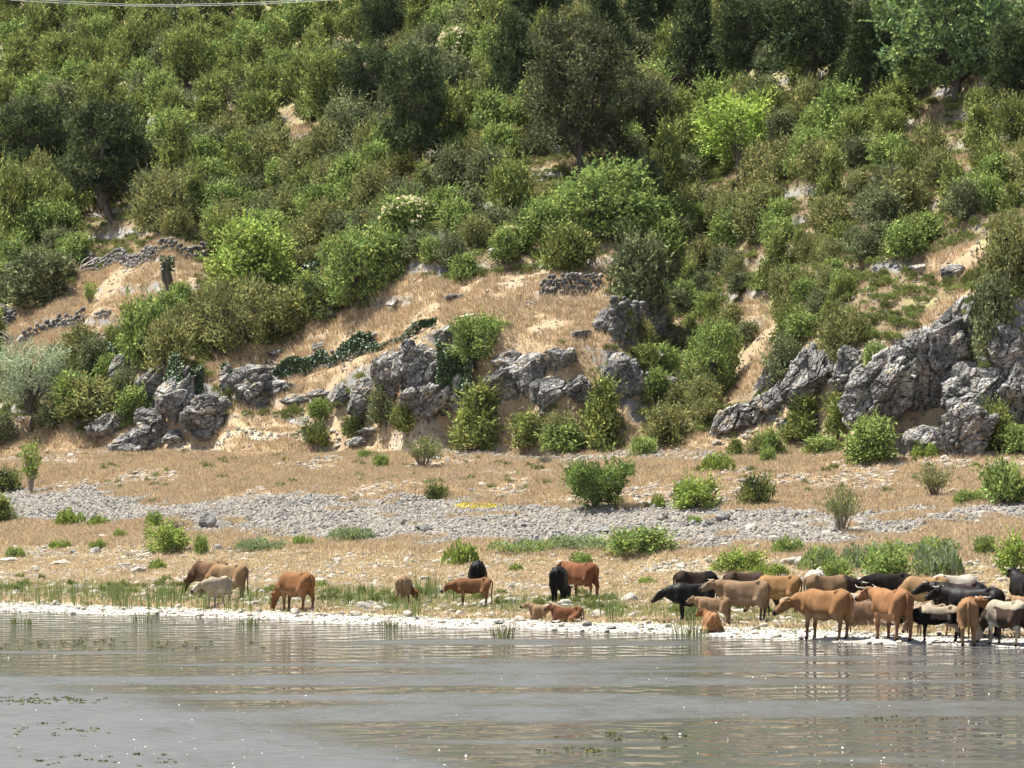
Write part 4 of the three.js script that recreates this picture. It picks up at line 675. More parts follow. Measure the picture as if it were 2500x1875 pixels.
  // tall reeds by the left shore and stems in the shallows
  for (const [X, Y, w, n, s] of [[30, 1292, 60, 14, 0.9], [130, 1294, 90, 22, 0.9], [190, 1298, 60, 16, 1.1], [290, 1302, 120, 24, 0.8], [360, 1306, 70, 22, 1.1], [440, 1308, 60, 12, 0.8], [500, 1312, 60, 14, 0.8], [560, 1310, 70, 12, 0.8], [1325, 1334, 22, 16, 1.1], [780, 1300, 130, 50, 0.9], [870, 1322, 70, 40, 0.7], [900, 1290, 60, 26, 1.1], [960, 1290, 50, 20, 1.1], [1110, 1320, 50, 20, 0.7], [1250, 1330, 20, 10, 0.6], [1495, 1340, 26, 22, 0.9], [250, 1300, 30, 20, 1.1], [1240, 1268, 30, 10, 0.8]])
    for (let k = 0; k < n; k++) { const q = P2(X + (r() - 0.5) * 2 * w * 0.6, Y + (r() - 0.5) * 26); put('reed', q.x, q.d, 0.8 + 0.5 * r(), s * (0.6 + 0.6 * r()), r() * 6, 0.8 + 0.4 * r()); }
}
const stuff = {
  dry: ['dry_grass', [tuftGeo(1, 13, 0.42, 0.17, 0.7, STRAW, 0.014)], strawMat, 'straw-coloured dry grass over the meadow and slope', 'grass'],
  sedge: ['green_grass', [tuftGeo(2, 12, 0.24, 0.18, 0.9, SEDGE, 0.014)], M_THIN, 'short green grass along the lakeshore', 'grass'],
  reed: ['reeds', [tuftGeo(3, 4, 0.85, 0.22, 0.2, [[0.15, 0.19, 0.07], [0.19, 0.22, 0.08], [0.27, 0.26, 0.12]], 0.014)], M_THIN, 'upright green reeds at the water edge', 'reeds'],
  under: ['undergrowth', [matPlant(866, { w: 1.3, h: 0.6, n: 900, L: 0.11, W: 0.05, cols: C.olive.concat(C.leafy) }).crown], M_LEAF, 'small green undergrowth between the rocks and bushes', 'undergrowth'],
  peb: ['shore_pebbles', [rockGeo(61, 0.5, 0.5, 0.5, 1, 0.6, 0.3, 0.95), rockGeo(62, 0.5, 0.45, 0.5, 1, 0.6, 0.3, 0.7)], pebbleMat, 'pale pebbles and cobbles strewn along the shore', 'pebbles'],
  grey: ['scree_stones', [rockGeo(64, 0.5, 0.5, 0.5, 1, 0.6, 0.3, 0.0), rockGeo(65, 0.5, 0.45, 0.5, 1, 0.6, 0.3, 0.15)], rockMat, 'grey broken stones of the scree band', 'scree'],
};
{
  const q = new THREE.Object3D(), col = new THREE.Color();
  for (const [k, [name, geos, mat, label, cat]] of Object.entries(stuff)) {
    const list = bins[k]; console.log(k, list.length);
    geos.forEach((g, gi) => {
      const mine = list.filter((_, i) => i % geos.length === gi), im = new THREE.InstancedMesh(g, mat, mine.length);
      mine.forEach(([x, y, z, s, sy, rot, v, tilt], i) => {
        const isStone = k === 'peb' || k === 'grey'; q.position.set(x, y + (isStone ? s * sy * 0.2 : 0), z); q.rotation.set(isStone ? (h3(i, 1, 2) - 0.5) * 0.7 : 0, rot, isStone ? (h3(i, 3, 4) - 0.5) * 0.7 : 0); q.scale.set(s, s * sy * (isStone ? 1 : 1 / Math.max(0.7, s)), s); if (!isStone) q.scale.y = sy; q.updateMatrix(); im.setMatrixAt(i, q.matrix);
        im.setColorAt(i, isStone ? col.setRGB(v, v * 0.99, v * 0.97) : col.setRGB(v, v * (0.94 + 0.1 * h3(i, 5, 6)), v * 0.95));
      });
      im.name = gi ? `${name}_00${gi}` : name; scene.add(shade(im)); tag(im, gi ? label.replace(/^(pale|grey)/, '$1 angular') : label, cat, null, 'stuff');
    });
  }
}

// the larger loose stones, each on its own
{
  const r = rng(1234), G = many(5, (i) => rockGeo(130 + i, 0.5, 0.36, 0.44, 3, 0.8, 0.4, 0.35)), GP = many(5, (i) => rockGeo(140 + i, 0.5, 0.34, 0.44, 3, 0.8, 0.4, 0.85));
  for (let k = 0, n = 0; k < 4000 && n < 150; k++) {
    const X = r() * 2212, Y = lerp(1040, 1345, r()), p = P2(X, Y), z = zone(p.x, p.d), pale = p.d < 140;
    if (z.t < 1 || z.t > 84 || !(z.scree || z.stony > 0.4 || z.peb > 0.5)) continue; n++;
    const o = single('loose_stone', (pale ? GP : G)[n % 5], pale ? pebbleMat : rockMat, null, 'stone', pale ? 'pale stones of the shore' : 'grey stones of the scree'), s = 0.3 + 0.35 * r() * r();
    o.scale.set(s * (0.9 + 0.4 * r()), s * (0.8 + 0.5 * r()), s); o.position.set(p.x, p.y + 0.13 * s, -p.d); o.rotation.set((r() - 0.5) * 0.4, r() * 6, (r() - 0.5) * 0.4);
    later(o, pale ? 'pale loose stone' : 'grey loose stone', X, Y);
  }
}

// clumps of weed standing in the shallows, and floating bits
for (const [X, Y, s, label] of [[310, 1344, 0.45, 'grassy water weed clump near the left shore'], [535, 1352, 0.4, 'thin water weed before the rust grazing cow'], [845, 1355, 0.35, 'small weed tuft in the shallows below the pale grazing calf'], [1084, 1378, 0.5, 'dark weed tuft standing alone in the water'], [1480, 1372, 0.55, 'water weed clump before the lying calf'], [1505, 1374, 0.4, 'smaller water weed beside the clump before the lying calf'], [45, 1348, 0.3, 'little weed tuft in the shallows at the left edge']]) {
  const w = ray(X * S, Y * S), d = EYE / (-w.y) * -w.z, x = w.x / -w.z * d, g = tuftGeo(X, 46, s, 0.34, 0.5, [[0.1, 0.13, 0.04], [0.15, 0.18, 0.06], [0.2, 0.19, 0.09]], 0.012), o = single('water_weed', g, M_THIN, label, 'water weed', null); o.position.set(x, -0.02, -d);
}
{
  const r = rng(8), geo = (() => { const F = new Leaves(9); for (let i = 0; i < 4; i++) F.leaf((F.r() - 0.5) * 0.06, 0.006 + F.r() * 0.008, (F.r() - 0.5) * 0.06, F.r() - 0.5, 0.1, F.r() - 0.5, 0.05, 0.04, [1.15, 1.13, 1.05], 1); return F.geo(); })();
  const spots = [], weeds = [];
  for (let k = 0; k < 14000 && spots.length < 380; k++) { const d = 1 / lerp(1 / 112, 1 / 48, r()), x = lerp(-0.17, 0.17, r()) * d; if (inland(x, d) > -1.5) continue; const den = fbm(x * 0.3, d * 0.1, 5, 3) + (x < 0 ? 0.12 : 0) - 0.001 * d; if (r() < sst(0.36, 0.6, den)) spots.push([x, d, 0.2 + 0.4 * r() * r()]); }
  const im = new THREE.InstancedMesh(geo, flowerMat, spots.length), q = new THREE.Object3D();
  spots.forEach(([x, d, s], i) => { q.position.set(x, 0, -d); q.rotation.y = r() * 6; q.scale.set(s, s, s); q.updateMatrix(); im.setMatrixAt(i, q.matrix); });
  im.name = 'floating_petals'; scene.add(shade(im)); tag(im, 'tiny white petals floating on the lake', 'petals', null, 'stuff');
  const wg = (() => { const F = new Leaves(19); for (let i = 0; i < 9; i++) F.leaf((F.r() - 0.5) * 0.22, 0.01 + F.r() * 0.025, (F.r() - 0.5) * 0.22, F.r() - 0.5, 0.15 * F.r(), F.r() - 0.5, 0.12, 0.05, [[0.13, 0.14, 0.04], [0.2, 0.19, 0.06], [0.07, 0.07, 0.03]][i % 3], 1); return F.geo(); })();
  for (const [X, Y, w, h, n] of [[110, 1515, 240, 7, 46], [40, 1512, 90, 8, 16], [150, 1578, 260, 12, 20], [200, 1645, 360, 14, 22], [120, 1392, 260, 10, 50], [420, 1394, 300, 8, 26], [1250, 1622, 200, 4, 14], [1330, 1590, 320, 9, 18], [1900, 1555, 300, 10, 12]])
    for (let k = 0; k < n; k++) { const ww = ray((X + (r() - 0.5) * w) * S, (Y + (r() + r() - 1) * h * 1.5) * S), d = EYE / -ww.y * -ww.z; weeds.push([ww.x / -ww.z * d, d, 0.3 + 0.6 * r() * r()]); }
  const iw = new THREE.InstancedMesh(wg, M_LEAF, weeds.length); weeds.forEach(([x, d, s], i) => { q.position.set(x, 0, -d); q.rotation.y = r() * 6; q.scale.setScalar(s); q.updateMatrix(); iw.setMatrixAt(i, q.matrix); });
  iw.name = 'floating_weed'; scene.add(shade(iw)); tag(iw, 'olive green weed drifting in thin rafts on the lake', 'water weed', null, 'stuff');
}
{ // yellow stonecrop in flower at the upper edge of the scree
  const F = new Leaves(77), q = P2(1035, 1097), r = rng(78);
  for (let k = 0; k < 1500; k++) { const X = 1035 + (r() + r() - 1) * 55, Y = 1096 + (r() + r() - 1) * 7, p = P2(X, Y); F.leaf(p.x - q.x, p.y - q.y + 0.1 * r() + 0.03, q.d - p.d, r() - 0.5, 0.4, r() - 0.5, 0.09, 0.08, [0.95, 0.76, 0.08], 0.7 + 0.5 * r()); }
  const o = single('yellow_stonecrop', F.geo(), flowerMat, 'yellow flowering mat at the upper edge of the scree', 'flowers', null, 'stuff'); o.position.set(q.x, q.y, -q.d);
}
console.log('strewn');

// ---------------------------------------------------------------- cattle: one continuous body each, meshed from a field of joined bones
const VOX = 0.024;
function surfaceNet(field, lo, hi) {
  const nx = Math.ceil((hi[0] - lo[0]) / VOX) + 1, ny = Math.ceil((hi[1] - lo[1]) / VOX) + 1, nz = Math.ceil((hi[2] - lo[2]) / VOX) + 1, f = new Float32Array(nx * ny * nz), at = (i, j, k) => (k * ny + j) * nx + i;
  for (let k = 0; k < nz; k++) for (let j = 0; j < ny; j++) for (let i = 0; i < nx;) {
    const v = field(lo[0] + i * VOX, lo[1] + j * VOX, lo[2] + k * VOX), skip = v > 0.16 ? Math.max(1, Math.floor((v * 0.55) / VOX)) : 1;   // far from the body: leap
    for (let s = 0; s < skip && i < nx; s++, i++) f[at(i, j, k)] = v;
  }
  const id = new Int32Array(nx * ny * nz).fill(-1), p = [], ix = [];
  for (let k = 0; k < nz - 1; k++) for (let j = 0; j < ny - 1; j++) for (let i = 0; i < nx - 1; i++) {
    let m = 0, n = 0, sx = 0, sy = 0, sz = 0; const c = [];
    for (let q = 0; q < 8; q++) { const v = f[at(i + (q & 1), j + ((q >> 1) & 1), k + (q >> 2))]; c.push(v); if (v < 0) m |= 1 << q; }
    if (m === 0 || m === 255) continue;
    for (let q = 0; q < 8; q++) for (const b of [1, 2, 4]) if (!(q & b)) { const w = q | b; if ((c[q] < 0) !== (c[w] < 0)) { const t = c[q] / (c[q] - c[w]); sx += (q & 1) + (b === 1 ? t : 0); sy += ((q >> 1) & 1) + (b === 2 ? t : 0); sz += (q >> 2) + (b === 4 ? t : 0); n++; } }
    id[at(i, j, k)] = p.length / 3; p.push(lo[0] + (i + sx / n) * VOX, lo[1] + (j + sy / n) * VOX, lo[2] + (k + sz / n) * VOX);
  }
  const quad = (a, b, c, d, fl) => { if (a < 0 || b < 0 || c < 0 || d < 0) return; fl ? ix.push(a, b, c, a, c, d) : ix.push(a, c, b, a, d, c); };
  for (let k = 1; k < nz - 1; k++) for (let j = 1; j < ny - 1; j++) for (let i = 1; i < nx - 1; i++) {
    const s = f[at(i, j, k)] < 0;
    if (s !== f[at(i + 1, j, k)] < 0) quad(id[at(i, j - 1, k - 1)], id[at(i, j, k - 1)], id[at(i, j, k)], id[at(i, j - 1, k)], s);
    if (s !== f[at(i, j + 1, k)] < 0) quad(id[at(i - 1, j, k - 1)], id[at(i - 1, j, k)], id[at(i, j, k)], id[at(i, j, k - 1)], s);
    if (s !== f[at(i, j, k + 1)] < 0) quad(id[at(i - 1, j - 1, k)], id[at(i, j - 1, k)], id[at(i, j, k)], id[at(i - 1, j, k)], s);
  }
  const g = new THREE.BufferGeometry(); g.setAttribute('position', new THREE.Float32BufferAttribute(p, 3)); g.setIndex(ix); return g;
}
const capsule = (x, y, z, b) => { const t = clamp(((x - b[0]) * b[8] + (y - b[1]) * b[9] + (z - b[2]) * b[10]) / b[11]), dx = x - b[0] - b[8] * t, dy = y - b[1] - b[9] * t, dz = z - b[2] - b[10] * t; return Math.sqrt(dx * dx + dy * dy + dz * dz) - (b[3] + (b[7] - b[3]) * t); };
const bone_ = (a, ra, b, rb, k = 0.05) => { const v = [...a, ra, ...b, rb, b[0] - a[0], b[1] - a[1], b[2] - a[2], 0, k]; v[11] = Math.max(1e-6, v[8] ** 2 + v[9] ** 2 + v[10] ** 2); return v; };
const smin = (a, b, k) => { const h = Math.max(k - Math.abs(a - b), 0) / k; return Math.min(a, b) - h * h * k * 0.25; };
const TRUNK = [[-0.72, 0.985, 0.12, 0.09], [-0.62, 0.945, 0.235, 0.19], [-0.46, 0.90, 0.30, 0.245], [-0.22, 0.835, 0.335, 0.275], [0.04, 0.80, 0.36, 0.315], [0.26, 0.815, 0.35, 0.275], [0.46, 0.85, 0.325, 0.215], [0.60, 0.86, 0.27, 0.165], [0.70, 0.84, 0.19, 0.10]];
// pose: neck end and muzzle aim; turn swings head and neck sideways (positive to the animal's left)
function cow(o) {
  const { pose = 'level', turn = 0, fat = 0.93, calf = false, seed = 1, horns = 0.2, coat, step = 0.06, tail = 0, udder = 0 } = o, r = rng(seed * 31 + 7), lying = pose === 'lying', drop = lying ? (calf ? -0.5 : -0.41) : 0, ly = calf ? 0.08 : 0;
  const V = (x, y, z) => [x, y + drop, z];
  const N = { level: [0.98, 1.12, 0.92, -0.38], up: [0.92, 1.26, 0.95, -0.25], low: [1.08, 0.90, 0.80, -0.58], graze: [1.02, 0.50, 0.42, -0.90], lying: [0.90, 1.20, 0.93, -0.3] }[pose];
  const base = V(0.50, 0.97, 0), sw = (x, y, z) => { const dx = x - 0.5, f = clamp(dx / 0.5), a = turn * f, ca = Math.cos(a), sa = Math.sin(a); return [0.5 + dx * ca + z * sa, y, -dx * sa + z * ca]; };
  const nl = Math.hypot(N[2], N[3]), ax = N[2] / nl, ay = N[3] / nl, headL = calf ? 0.36 : 0.42;
  const hp = (f, u, s) => { const lx = N[0] + ax * f - ay * u, ly = N[1] + ay * f + ax * u; return V(...sw(lx, ly, s)); };   // head frame: along the face, up from the face, sideways
  const B = [];
  const nm = (f) => { const x = lerp(0.5, N[0], f), y = lerp(0.97, N[1], f); return V(...sw(x, y, 0)); };
  B.push(bone_(V(0.44, 0.90, 0), 0.24, nm(0.5), calf ? 0.135 : 0.155, 0.14), bone_(nm(0.5), calf ? 0.135 : 0.155, hp(-0.02, -0.06, 0), 0.105, 0.1));
  B.push(bone_(V(0.62, 0.70, 0), 0.11, V(...sw(lerp(0.55, N[0], 0.55), lerp(0.78, N[1], 0.55) - 0.1, 0)), 0.055, 0.14));          // dewlap
  B.push(bone_(hp(0, 0, 0), 0.105, hp(headL * 0.55, -0.02, 0), 0.082, 0.06), bone_(hp(headL * 0.45, -0.02, 0), 0.08, hp(headL, -0.035, 0), 0.066, 0.05), bone_(hp(0.06, -0.10, 0), 0.07, hp(headL * 0.85, -0.075, 0), 0.05, 0.06));
  B.push(bone_(hp(headL * 0.96, -0.02, 0.03), 0.05, hp(headL * 0.96, -0.02, -0.03), 0.05, 0.03));                                // broad muzzle
  B.push(bone_(hp(-0.03, 0.045, 0.07), 0.05, hp(-0.03, 0.045, -0.07), 0.05, 0.05));                                              // poll
  for (const s of [-1, 1]) {
    B.push(bone_(hp(0.10, 0.045, 0.075 * s), 0.034, hp(0.16, 0.035, 0.08 * s), 0.026, 0.03));                                    // brow
    B.push(bone_(hp(-0.01, 0.02, 0.09 * s), 0.022, hp(-0.035, 0.0 - 0.01, 0.16 * s), 0.034, 0.02), bone_(hp(-0.035, -0.01, 0.16 * s), 0.034, hp(-0.05, -0.03, 0.235 * s), 0.014, 0.02)); // ear
    B.push(bone_(V(-0.44, 1.15, 0.15 * s), 0.065, V(-0.44, 1.135, 0.225 * s), 0.036, 0.07));                                      // hook bone
    B.push(bone_(V(-0.70, 1.075, 0.075 * s), 0.05, V(-0.73, 1.06, 0.085 * s), 0.03, 0.06));                                      // pin bone
    const a = step * s * (r() > 0.5 ? 1 : -1) * (0.6 + 0.8 * r()), b = step * (r() - 0.5) * 2;
    if (!lying) {
      B.push(bone_(V(-0.52, 0.93, 0.12 * s), 0.19, V(-0.44 + a * 0.5, 0.66, 0.17 * s), 0.115, 0.1), bone_(V(-0.44 + a * 0.5, 0.66, 0.17 * s), 0.11, V(-0.64 + a, 0.44, 0.145 * s), 0.056, 0.06), bone_(V(-0.64 + a, 0.44, 0.145 * s), 0.053, V(-0.60 + a, 0.13, 0.145 * s), 0.036, 0.03), bone_(V(-0.60 + a, 0.12, 0.145 * s), 0.038, V(-0.565 + a, 0.035, 0.145 * s), 0.05, 0.025));
      B.push(bone_(V(-0.62, 0.95, 0.10 * s), 0.14, V(-0.60 + a * 0.6, 0.58, 0.13 * s), 0.075, 0.1));                             // ham behind the thigh
      B.push(bone_(V(0.50, 0.98, 0.12 * s), 0.10, V(0.53, 0.72, 0.155 * s), 0.105, 0.08), bone_(V(0.53, 0.72, 0.155 * s), 0.10, V(0.43 + b * 0.4, 0.58, 0.15 * s), 0.08, 0.06), bone_(V(0.43 + b * 0.4, 0.58, 0.15 * s), 0.075, V(0.46 + b, 0.33, 0.14 * s), 0.05, 0.04), bone_(V(0.46 + b, 0.33, 0.14 * s), 0.047, V(0.46 + b, 0.11, 0.14 * s), 0.034, 0.03), bone_(V(0.46 + b, 0.10, 0.14 * s), 0.037, V(0.485 + b, 0.035, 0.14 * s), 0.048, 0.025));
    } else {
      B.push(bone_(V(-0.52, 0.86, 0.14 * s), 0.17, V(-0.22, 0.60 + ly, 0.28 * s), 0.12, 0.12), bone_(V(-0.24, 0.56 + ly, 0.30 * s), 0.11, V(-0.60, 0.48 + ly, 0.30 * s), 0.07, 0.08), bone_(V(-0.58, 0.46 + ly, 0.31 * s), 0.055, V(-0.18, 0.45 + ly, 0.35 * s), 0.042, 0.04));
      B.push(bone_(V(0.50, 0.98, 0.12 * s), 0.10, V(0.55, 0.70, 0.17 * s), 0.11, 0.1), bone_(V(0.50, 0.60 + ly, 0.18 * s), 0.10, V(0.72, 0.49 + ly, 0.17 * s), 0.06, 0.08), bone_(V(0.72, 0.46 + ly, 0.17 * s), 0.05, V(0.46, 0.45 + ly, 0.22 * s), 0.045, 0.04));
      B.push(bone_(V(-0.4, 0.56 + ly, 0.08 * s), 0.14, V(0.5, 0.56 + ly, 0.06 * s), 0.13, 0.12));
    }
  }
  B.push(bone_(V(-0.50, 1.16, 0), 0.06, V(-0.74, 1.10, 0), 0.045, 0.06));                                                        // rump ridge and tail head
  B.push(bone_(V(0.46, 1.11, 0), 0.06, V(0.2, 1.10, 0), 0.05, 0.08));                                                            // withers
  if (udder && !lying) B.push(bone_(V(-0.36, 0.56, 0), 0.12 * udder, V(-0.30, 0.52, 0), 0.10 * udder, 0.06));
  const trunk = (x, y, z) => {
    y -= drop; const cx = clamp(x, -0.72, 0.70); let i = 1; while (i < TRUNK.length - 1 && TRUNK[i][0] < cx) i++;
    const A = TRUNK[i - 1], Q = TRUNK[i], t = (cx - A[0]) / (Q[0] - A[0]), s = t * t * (3 - 2 * t) * 0.5 + t * 0.5, cy = lerp(A[1], Q[1], s), hh = lerp(A[2], Q[2], s) * (calf ? 0.82 : 1), hw = lerp(A[3], Q[3], s) * fat * (calf ? 0.82 : 1), top = y > cy;
    const ez = z / hw, ey = (y - cy - (calf ? 0.05 : 0)) / hh, q = Math.sqrt(ez * ez + ey * ey) * (top ? 1 + 0.10 * Math.max(0, ey * (1 - ey)) * Math.min(1, Math.abs(ez)) : 1);
    return Math.hypot((q - 1) * Math.min(hh, hw) > 0 ? (q - 1) * Math.min(hh, hw) : 0, Math.abs(x - cx)) + Math.min(0, (q - 1) * Math.min(hh, hw));
  };
  const field = (x, y, z) => { let d = trunk(x, y, z); for (const b of B) { const q = capsule(x, y, z, b); if (q < d + b[12]) d = smin(d, q, b[12]); } for (const s of [-1, 1]) { const q = 0.19 - Math.hypot((x + 0.23) * 0.62, (y - drop - 1.02) * 0.75, z - 0.385 * s); if (q > d - 0.2) d = -smin(-d, -q, 0.2); } return d; };
  const lo = [-0.86, -0.03, -0.46], hi = [1.5, 1.46, 0.46], mz = hp(headL + 0.1, 0, 0);
  if (turn > 0) lo[2] = Math.min(lo[2], mz[2] - 0.3); else if (turn < 0) hi[2] = Math.max(hi[2], mz[2] + 0.3);
  hi[0] = Math.max(0.85, mz[0] + 0.12, hp(0, 0, 0)[0] + 0.24); hi[1] = Math.max(1.28, hp(0, 0.2, 0)[1] + 0.1) + (lying ? -0.2 : 0);
  const body = surfaceNet(field, lo, hi), P = body.attributes.position;
  // normals from the field
  const nn = new Float32Array(P.count * 3), e = 0.012;
  for (let i = 0; i < P.count; i++) { const x = P.getX(i), y = P.getY(i), z = P.getZ(i), a = field(x + e, y, z) - field(x - e, y, z), b = field(x, y + e, z) - field(x, y - e, z), c = field(x, y, z + e) - field(x, y, z - e), l = Math.hypot(a, b, c) || 1; nn[i * 3] = a / l; nn[i * 3 + 1] = b / l; nn[i * 3 + 2] = c / l; }
  body.setAttribute('normal', new THREE.BufferAttribute(nn, 3));
  // tail grown from the rump
  const tx = -0.76, sway = tail, tg = tube([V(tx + 0.04, 1.10, 0), V(tx - 0.06, 1.04, sway * 0.2), V(tx - 0.06, 0.8, sway * 0.5), lying ? V(tx, 0.5, 0.15) : V(tx - 0.03 - Math.abs(sway) * 0.1, 0.55, sway), lying ? V(tx + 0.1, 0.43, 0.25) : V(tx - 0.04, 0.36, sway)], 0.035, 0.02, 7);
  const tuft = tube(lying ? [V(tx + 0.06, 0.46, 0.22), V(tx + 0.14, 0.44, 0.27), V(tx + 0.25, 0.42, 0.3)] : [V(tx - 0.03, 0.46, sway), V(tx - 0.045, 0.34, sway), V(tx - 0.04, 0.2, sway)], 0.03, 0.018, 7);
  const all = mergeGeometries([body, tg, tuft].map((g) => { const q = g.index ? g : g; return q; })), Q = all.attributes.position, col = new Float32Array(Q.count * 3), nB = P.count, nT = nB + tg.attributes.position.count, h0 = hp(0, 0, 0), off = seed * 11.3;
  for (let i = 0; i < Q.count; i++) {
    const x = Q.getX(i), y = Q.getY(i) - drop, z = Q.getZ(i), n = fbm(x * 4 + off, y * 4, z * 4, 3), n2 = noise3(x * 14 + off, y * 9, z * 14);
    const dx = x - h0[0], dy = Q.getY(i) - h0[1], dz = z - h0[2], hd = Math.hypot(dx, dy, dz), mx = Math.hypot(x - mz[0], Q.getY(i) - mz[1], z - mz[2]);
    let c = i < nB ? coat(x, y, z, n, { head: hd < 0.5 && x > 0.6 || hd < 0.2, mx, neck: x > 0.5 || hd < 0.35, hd }) : i < nT ? coat(-0.6, 1.0, 0, n, { mx: 9, hd: 9 }) : (o.tuft ?? coat(-0.6, 0.3, 0, n, { mx: 9, hd: 9 }));
    if (i < nB && !lying && y < 0.07) c = [0.05, 0.045, 0.04];                                                                 // hooves
    const k = (0.80 + 0.26 * n2) * (0.6 + 0.8 * fbm(x * 3.2 + off, y * 3.2, z * 3.2, 3)) * 0.49, gy = (c[0] + c[1] + c[2]) / 3 * 0.13; col[i * 3] = (c[0] * 0.87 + gy) * k; col[i * 3 + 1] = (c[1] * 0.87 + gy) * k; col[i * 3 + 2] = (c[2] * 0.87 + gy) * k;
  }
  all.setAttribute('color', new THREE.BufferAttribute(col, 3));
  const out = { body: all, horns: [], eyes: [], tag: null };
  if (horns) for (const s of [-1, 1]) out.horns.push(tube([hp(-0.04, 0.05, 0.08 * s), hp(-0.05, 0.07, (0.08 + horns * 0.5) * s), hp(0.03, 0.08 + horns * 0.12, (0.08 + horns * 0.72) * s), hp(0.09, 0.10 + horns * 0.35, (0.08 + horns * 0.66) * s)], 0.027, 0.006, 7));
  for (const s of [-1, 1]) { const g = new THREE.SphereGeometry(0.021, 8, 6); g.translate(...hp(0.135, 0.028, 0.092 * s)); out.eyes.push(g); }
  if (o.tag) { const g = new THREE.BoxGeometry(0.06, 0.075, 0.008); g.rotateY(1.2); g.translate(...hp(-0.03, -0.05, 0.2 * o.tag)); out.tag = g; }
  return out;
}
const hide = (c, extra = {}) => { const { face, muzzle = [0.06, 0.05, 0.045], ring, leg, neckC, neckX = 0.42, belly, patch } = extra; return (x, y, z, n, q) => {
  let k = c; const w = (n - 0.5) * 0.16;
  if (neckC && x + w + (y - 0.9) * 0.15 > neckX) k = mix3(k, neckC, sst(neckX, neckX + 0.14, x + w + (y - 0.9) * 0.15));
  if (!belly && c[0] > 0.2 && y < 0.64 + w * 2 && y > 0.40 && x > -0.55 && x < 0.45) k = [c[0] * 1.3 + 0.03, c[1] * 1.42 + 0.03, c[2] * 1.6 + 0.03];
  if (belly && y < 0.62 + w && y > 0.4 && x > -0.5 && x < 0.5) k = mix3(k, belly, 0.8);
  if (leg && y < 0.42 + w) k = mix3(k, leg, sst(0.46, 0.34, y + w));
  if (patch) k = patch(x, y, z, n, k);
  if (face && q.hd < 0.5 && q.mx < 0.42) k = face;
  if (ring && q.mx < 0.26) k = ring;
  if (q.mx < 0.165) k = muzzle;
  return k; }; };
const RUST = [0.36, 0.155, 0.052], RUSTD = [0.25, 0.095, 0.035], TAN = [0.42, 0.26, 0.125], TANG = [0.40, 0.245, 0.13], CREAM = [0.58, 0.47, 0.31], DARK = [0.055, 0.034, 0.024], BLACK = [0.012, 0.011, 0.012], BROWN = [0.17, 0.09, 0.05], WHITE = [0.66, 0.60, 0.50];
const coatMats = { matt: new THREE.MeshPhysicalMaterial({ vertexColors: true, roughness: 0.85, specularIntensity: 0.15 }), sleek: new THREE.MeshPhysicalMaterial({ vertexColors: true, roughness: 0.55, specularIntensity: 0.22 }) };
const hornMat = new THREE.MeshStandardMaterial({ color: lin(0.42, 0.37, 0.28), roughness: 0.6 }), eyeMat = new THREE.MeshStandardMaterial({ color: lin(0.01, 0.008, 0.007), roughness: 0.15 }), tagMat = new THREE.MeshStandardMaterial({ color: lin(0.75, 0.6, 0.08), roughness: 0.6 });
let herd = 0;
function place(X, Y, yaw, size, label, o, calf = false) {   // X, Y: photograph pixel under the middle of the body
  const w = ray(X, Y); let q = pick(X, Y); if (q.y < -0.12) { const d = EYE / -w.y * -w.z; q = { x: w.x / -w.z * d, d, y: H(w.x / -w.z * d, d) }; }
  const c = cow({ seed: ++herd, calf, ...o }), g = thing(calf ? 'calf' : 'cow', label, calf ? 'calf' : 'cow', 'herd resting on the lakeshore');
  g.position.set(q.x, Math.max(q.y, -0.12) - 0.01, -q.d); g.rotation.y = yaw * Math.PI / 180; if (X > 1560 && Y < 1535 && !calf) size *= 0.93; g.scale.set(size * 0.9, size, size);
  part('body', c.body, o.sleek ? coatMats.sleek : coatMats.matt, g);
  for (const h of c.horns) part('horn', h, hornMat, g);
  for (const e of c.eyes) part('eye', e, eyeMat, g);
  if (c.tag) part('ear_tag', c.tag, tagMat, g);
  mark(label.split(' ').slice(0, 3).join(' '), X / S, Y / S - 40);
}
const DT = [0.04, 0.03, 0.025];
place(512, 1455, 155, 1.0, 'brown cow with dark front half grazing behind the fawn cow', { pose: 'graze', coat: hide([0.30, 0.165, 0.085], { neckC: [0.14, 0.07, 0.04], neckX: 0.3, face: [0.10, 0.05, 0.03] }), tuft: DT });
place(556, 1467, 152, 1.02, 'fawn cow with dark tail feeding at the left group', { pose: 'graze', coat: hide(TAN, { neckC: [0.42, 0.22, 0.09], leg: [0.22, 0.16, 0.11], ring: [0.3, 0.22, 0.15] }), tail: 0.06, tuft: DT, udder: 1 });
place(533, 1481, 238, 0.8, 'pale cream heifer facing the lake in the left group', { pose: 'low', turn: -0.5, coat: hide(CREAM, { face: [0.62, 0.53, 0.38], leg: [0.42, 0.34, 0.24] }), horns: 0.12 });
place(722, 1493, 136, 1.02, 'rust-red horned cow grazing alone at the water edge', { pose: 'graze', coat: hide(RUST, { face: RUSTD, leg: [0.22, 0.12, 0.06] }), horns: 0.15, udder: 1, tuft: RUSTD });
place(985, 1478, 82, 0.78, 'small fawn heifer seen from behind with its head turned aside', { pose: 'graze', turn: -0.8, coat: hide(TANG, { neckC: RUSTD, face: [0.1, 0.05, 0.035] }), horns: 0, tuft: [0.3, 0.24, 0.17] });
place(1166, 1458, 91, 1.02, 'black cow seen from behind above the rust calf', { pose: 'graze', sleek: true, fat: 1.12, coat: hide(BLACK), horns: 0 });
place(1155, 1485, 179, 0.80, 'rust calf with dark face patch standing in profile', { pose: 'low', coat: hide([0.33, 0.15, 0.06], { neckC: [0.27, 0.11, 0.045], ring: [0.5, 0.36, 0.25], leg: [0.2, 0.11, 0.06] }), horns: 0, tuft: DT }, true);
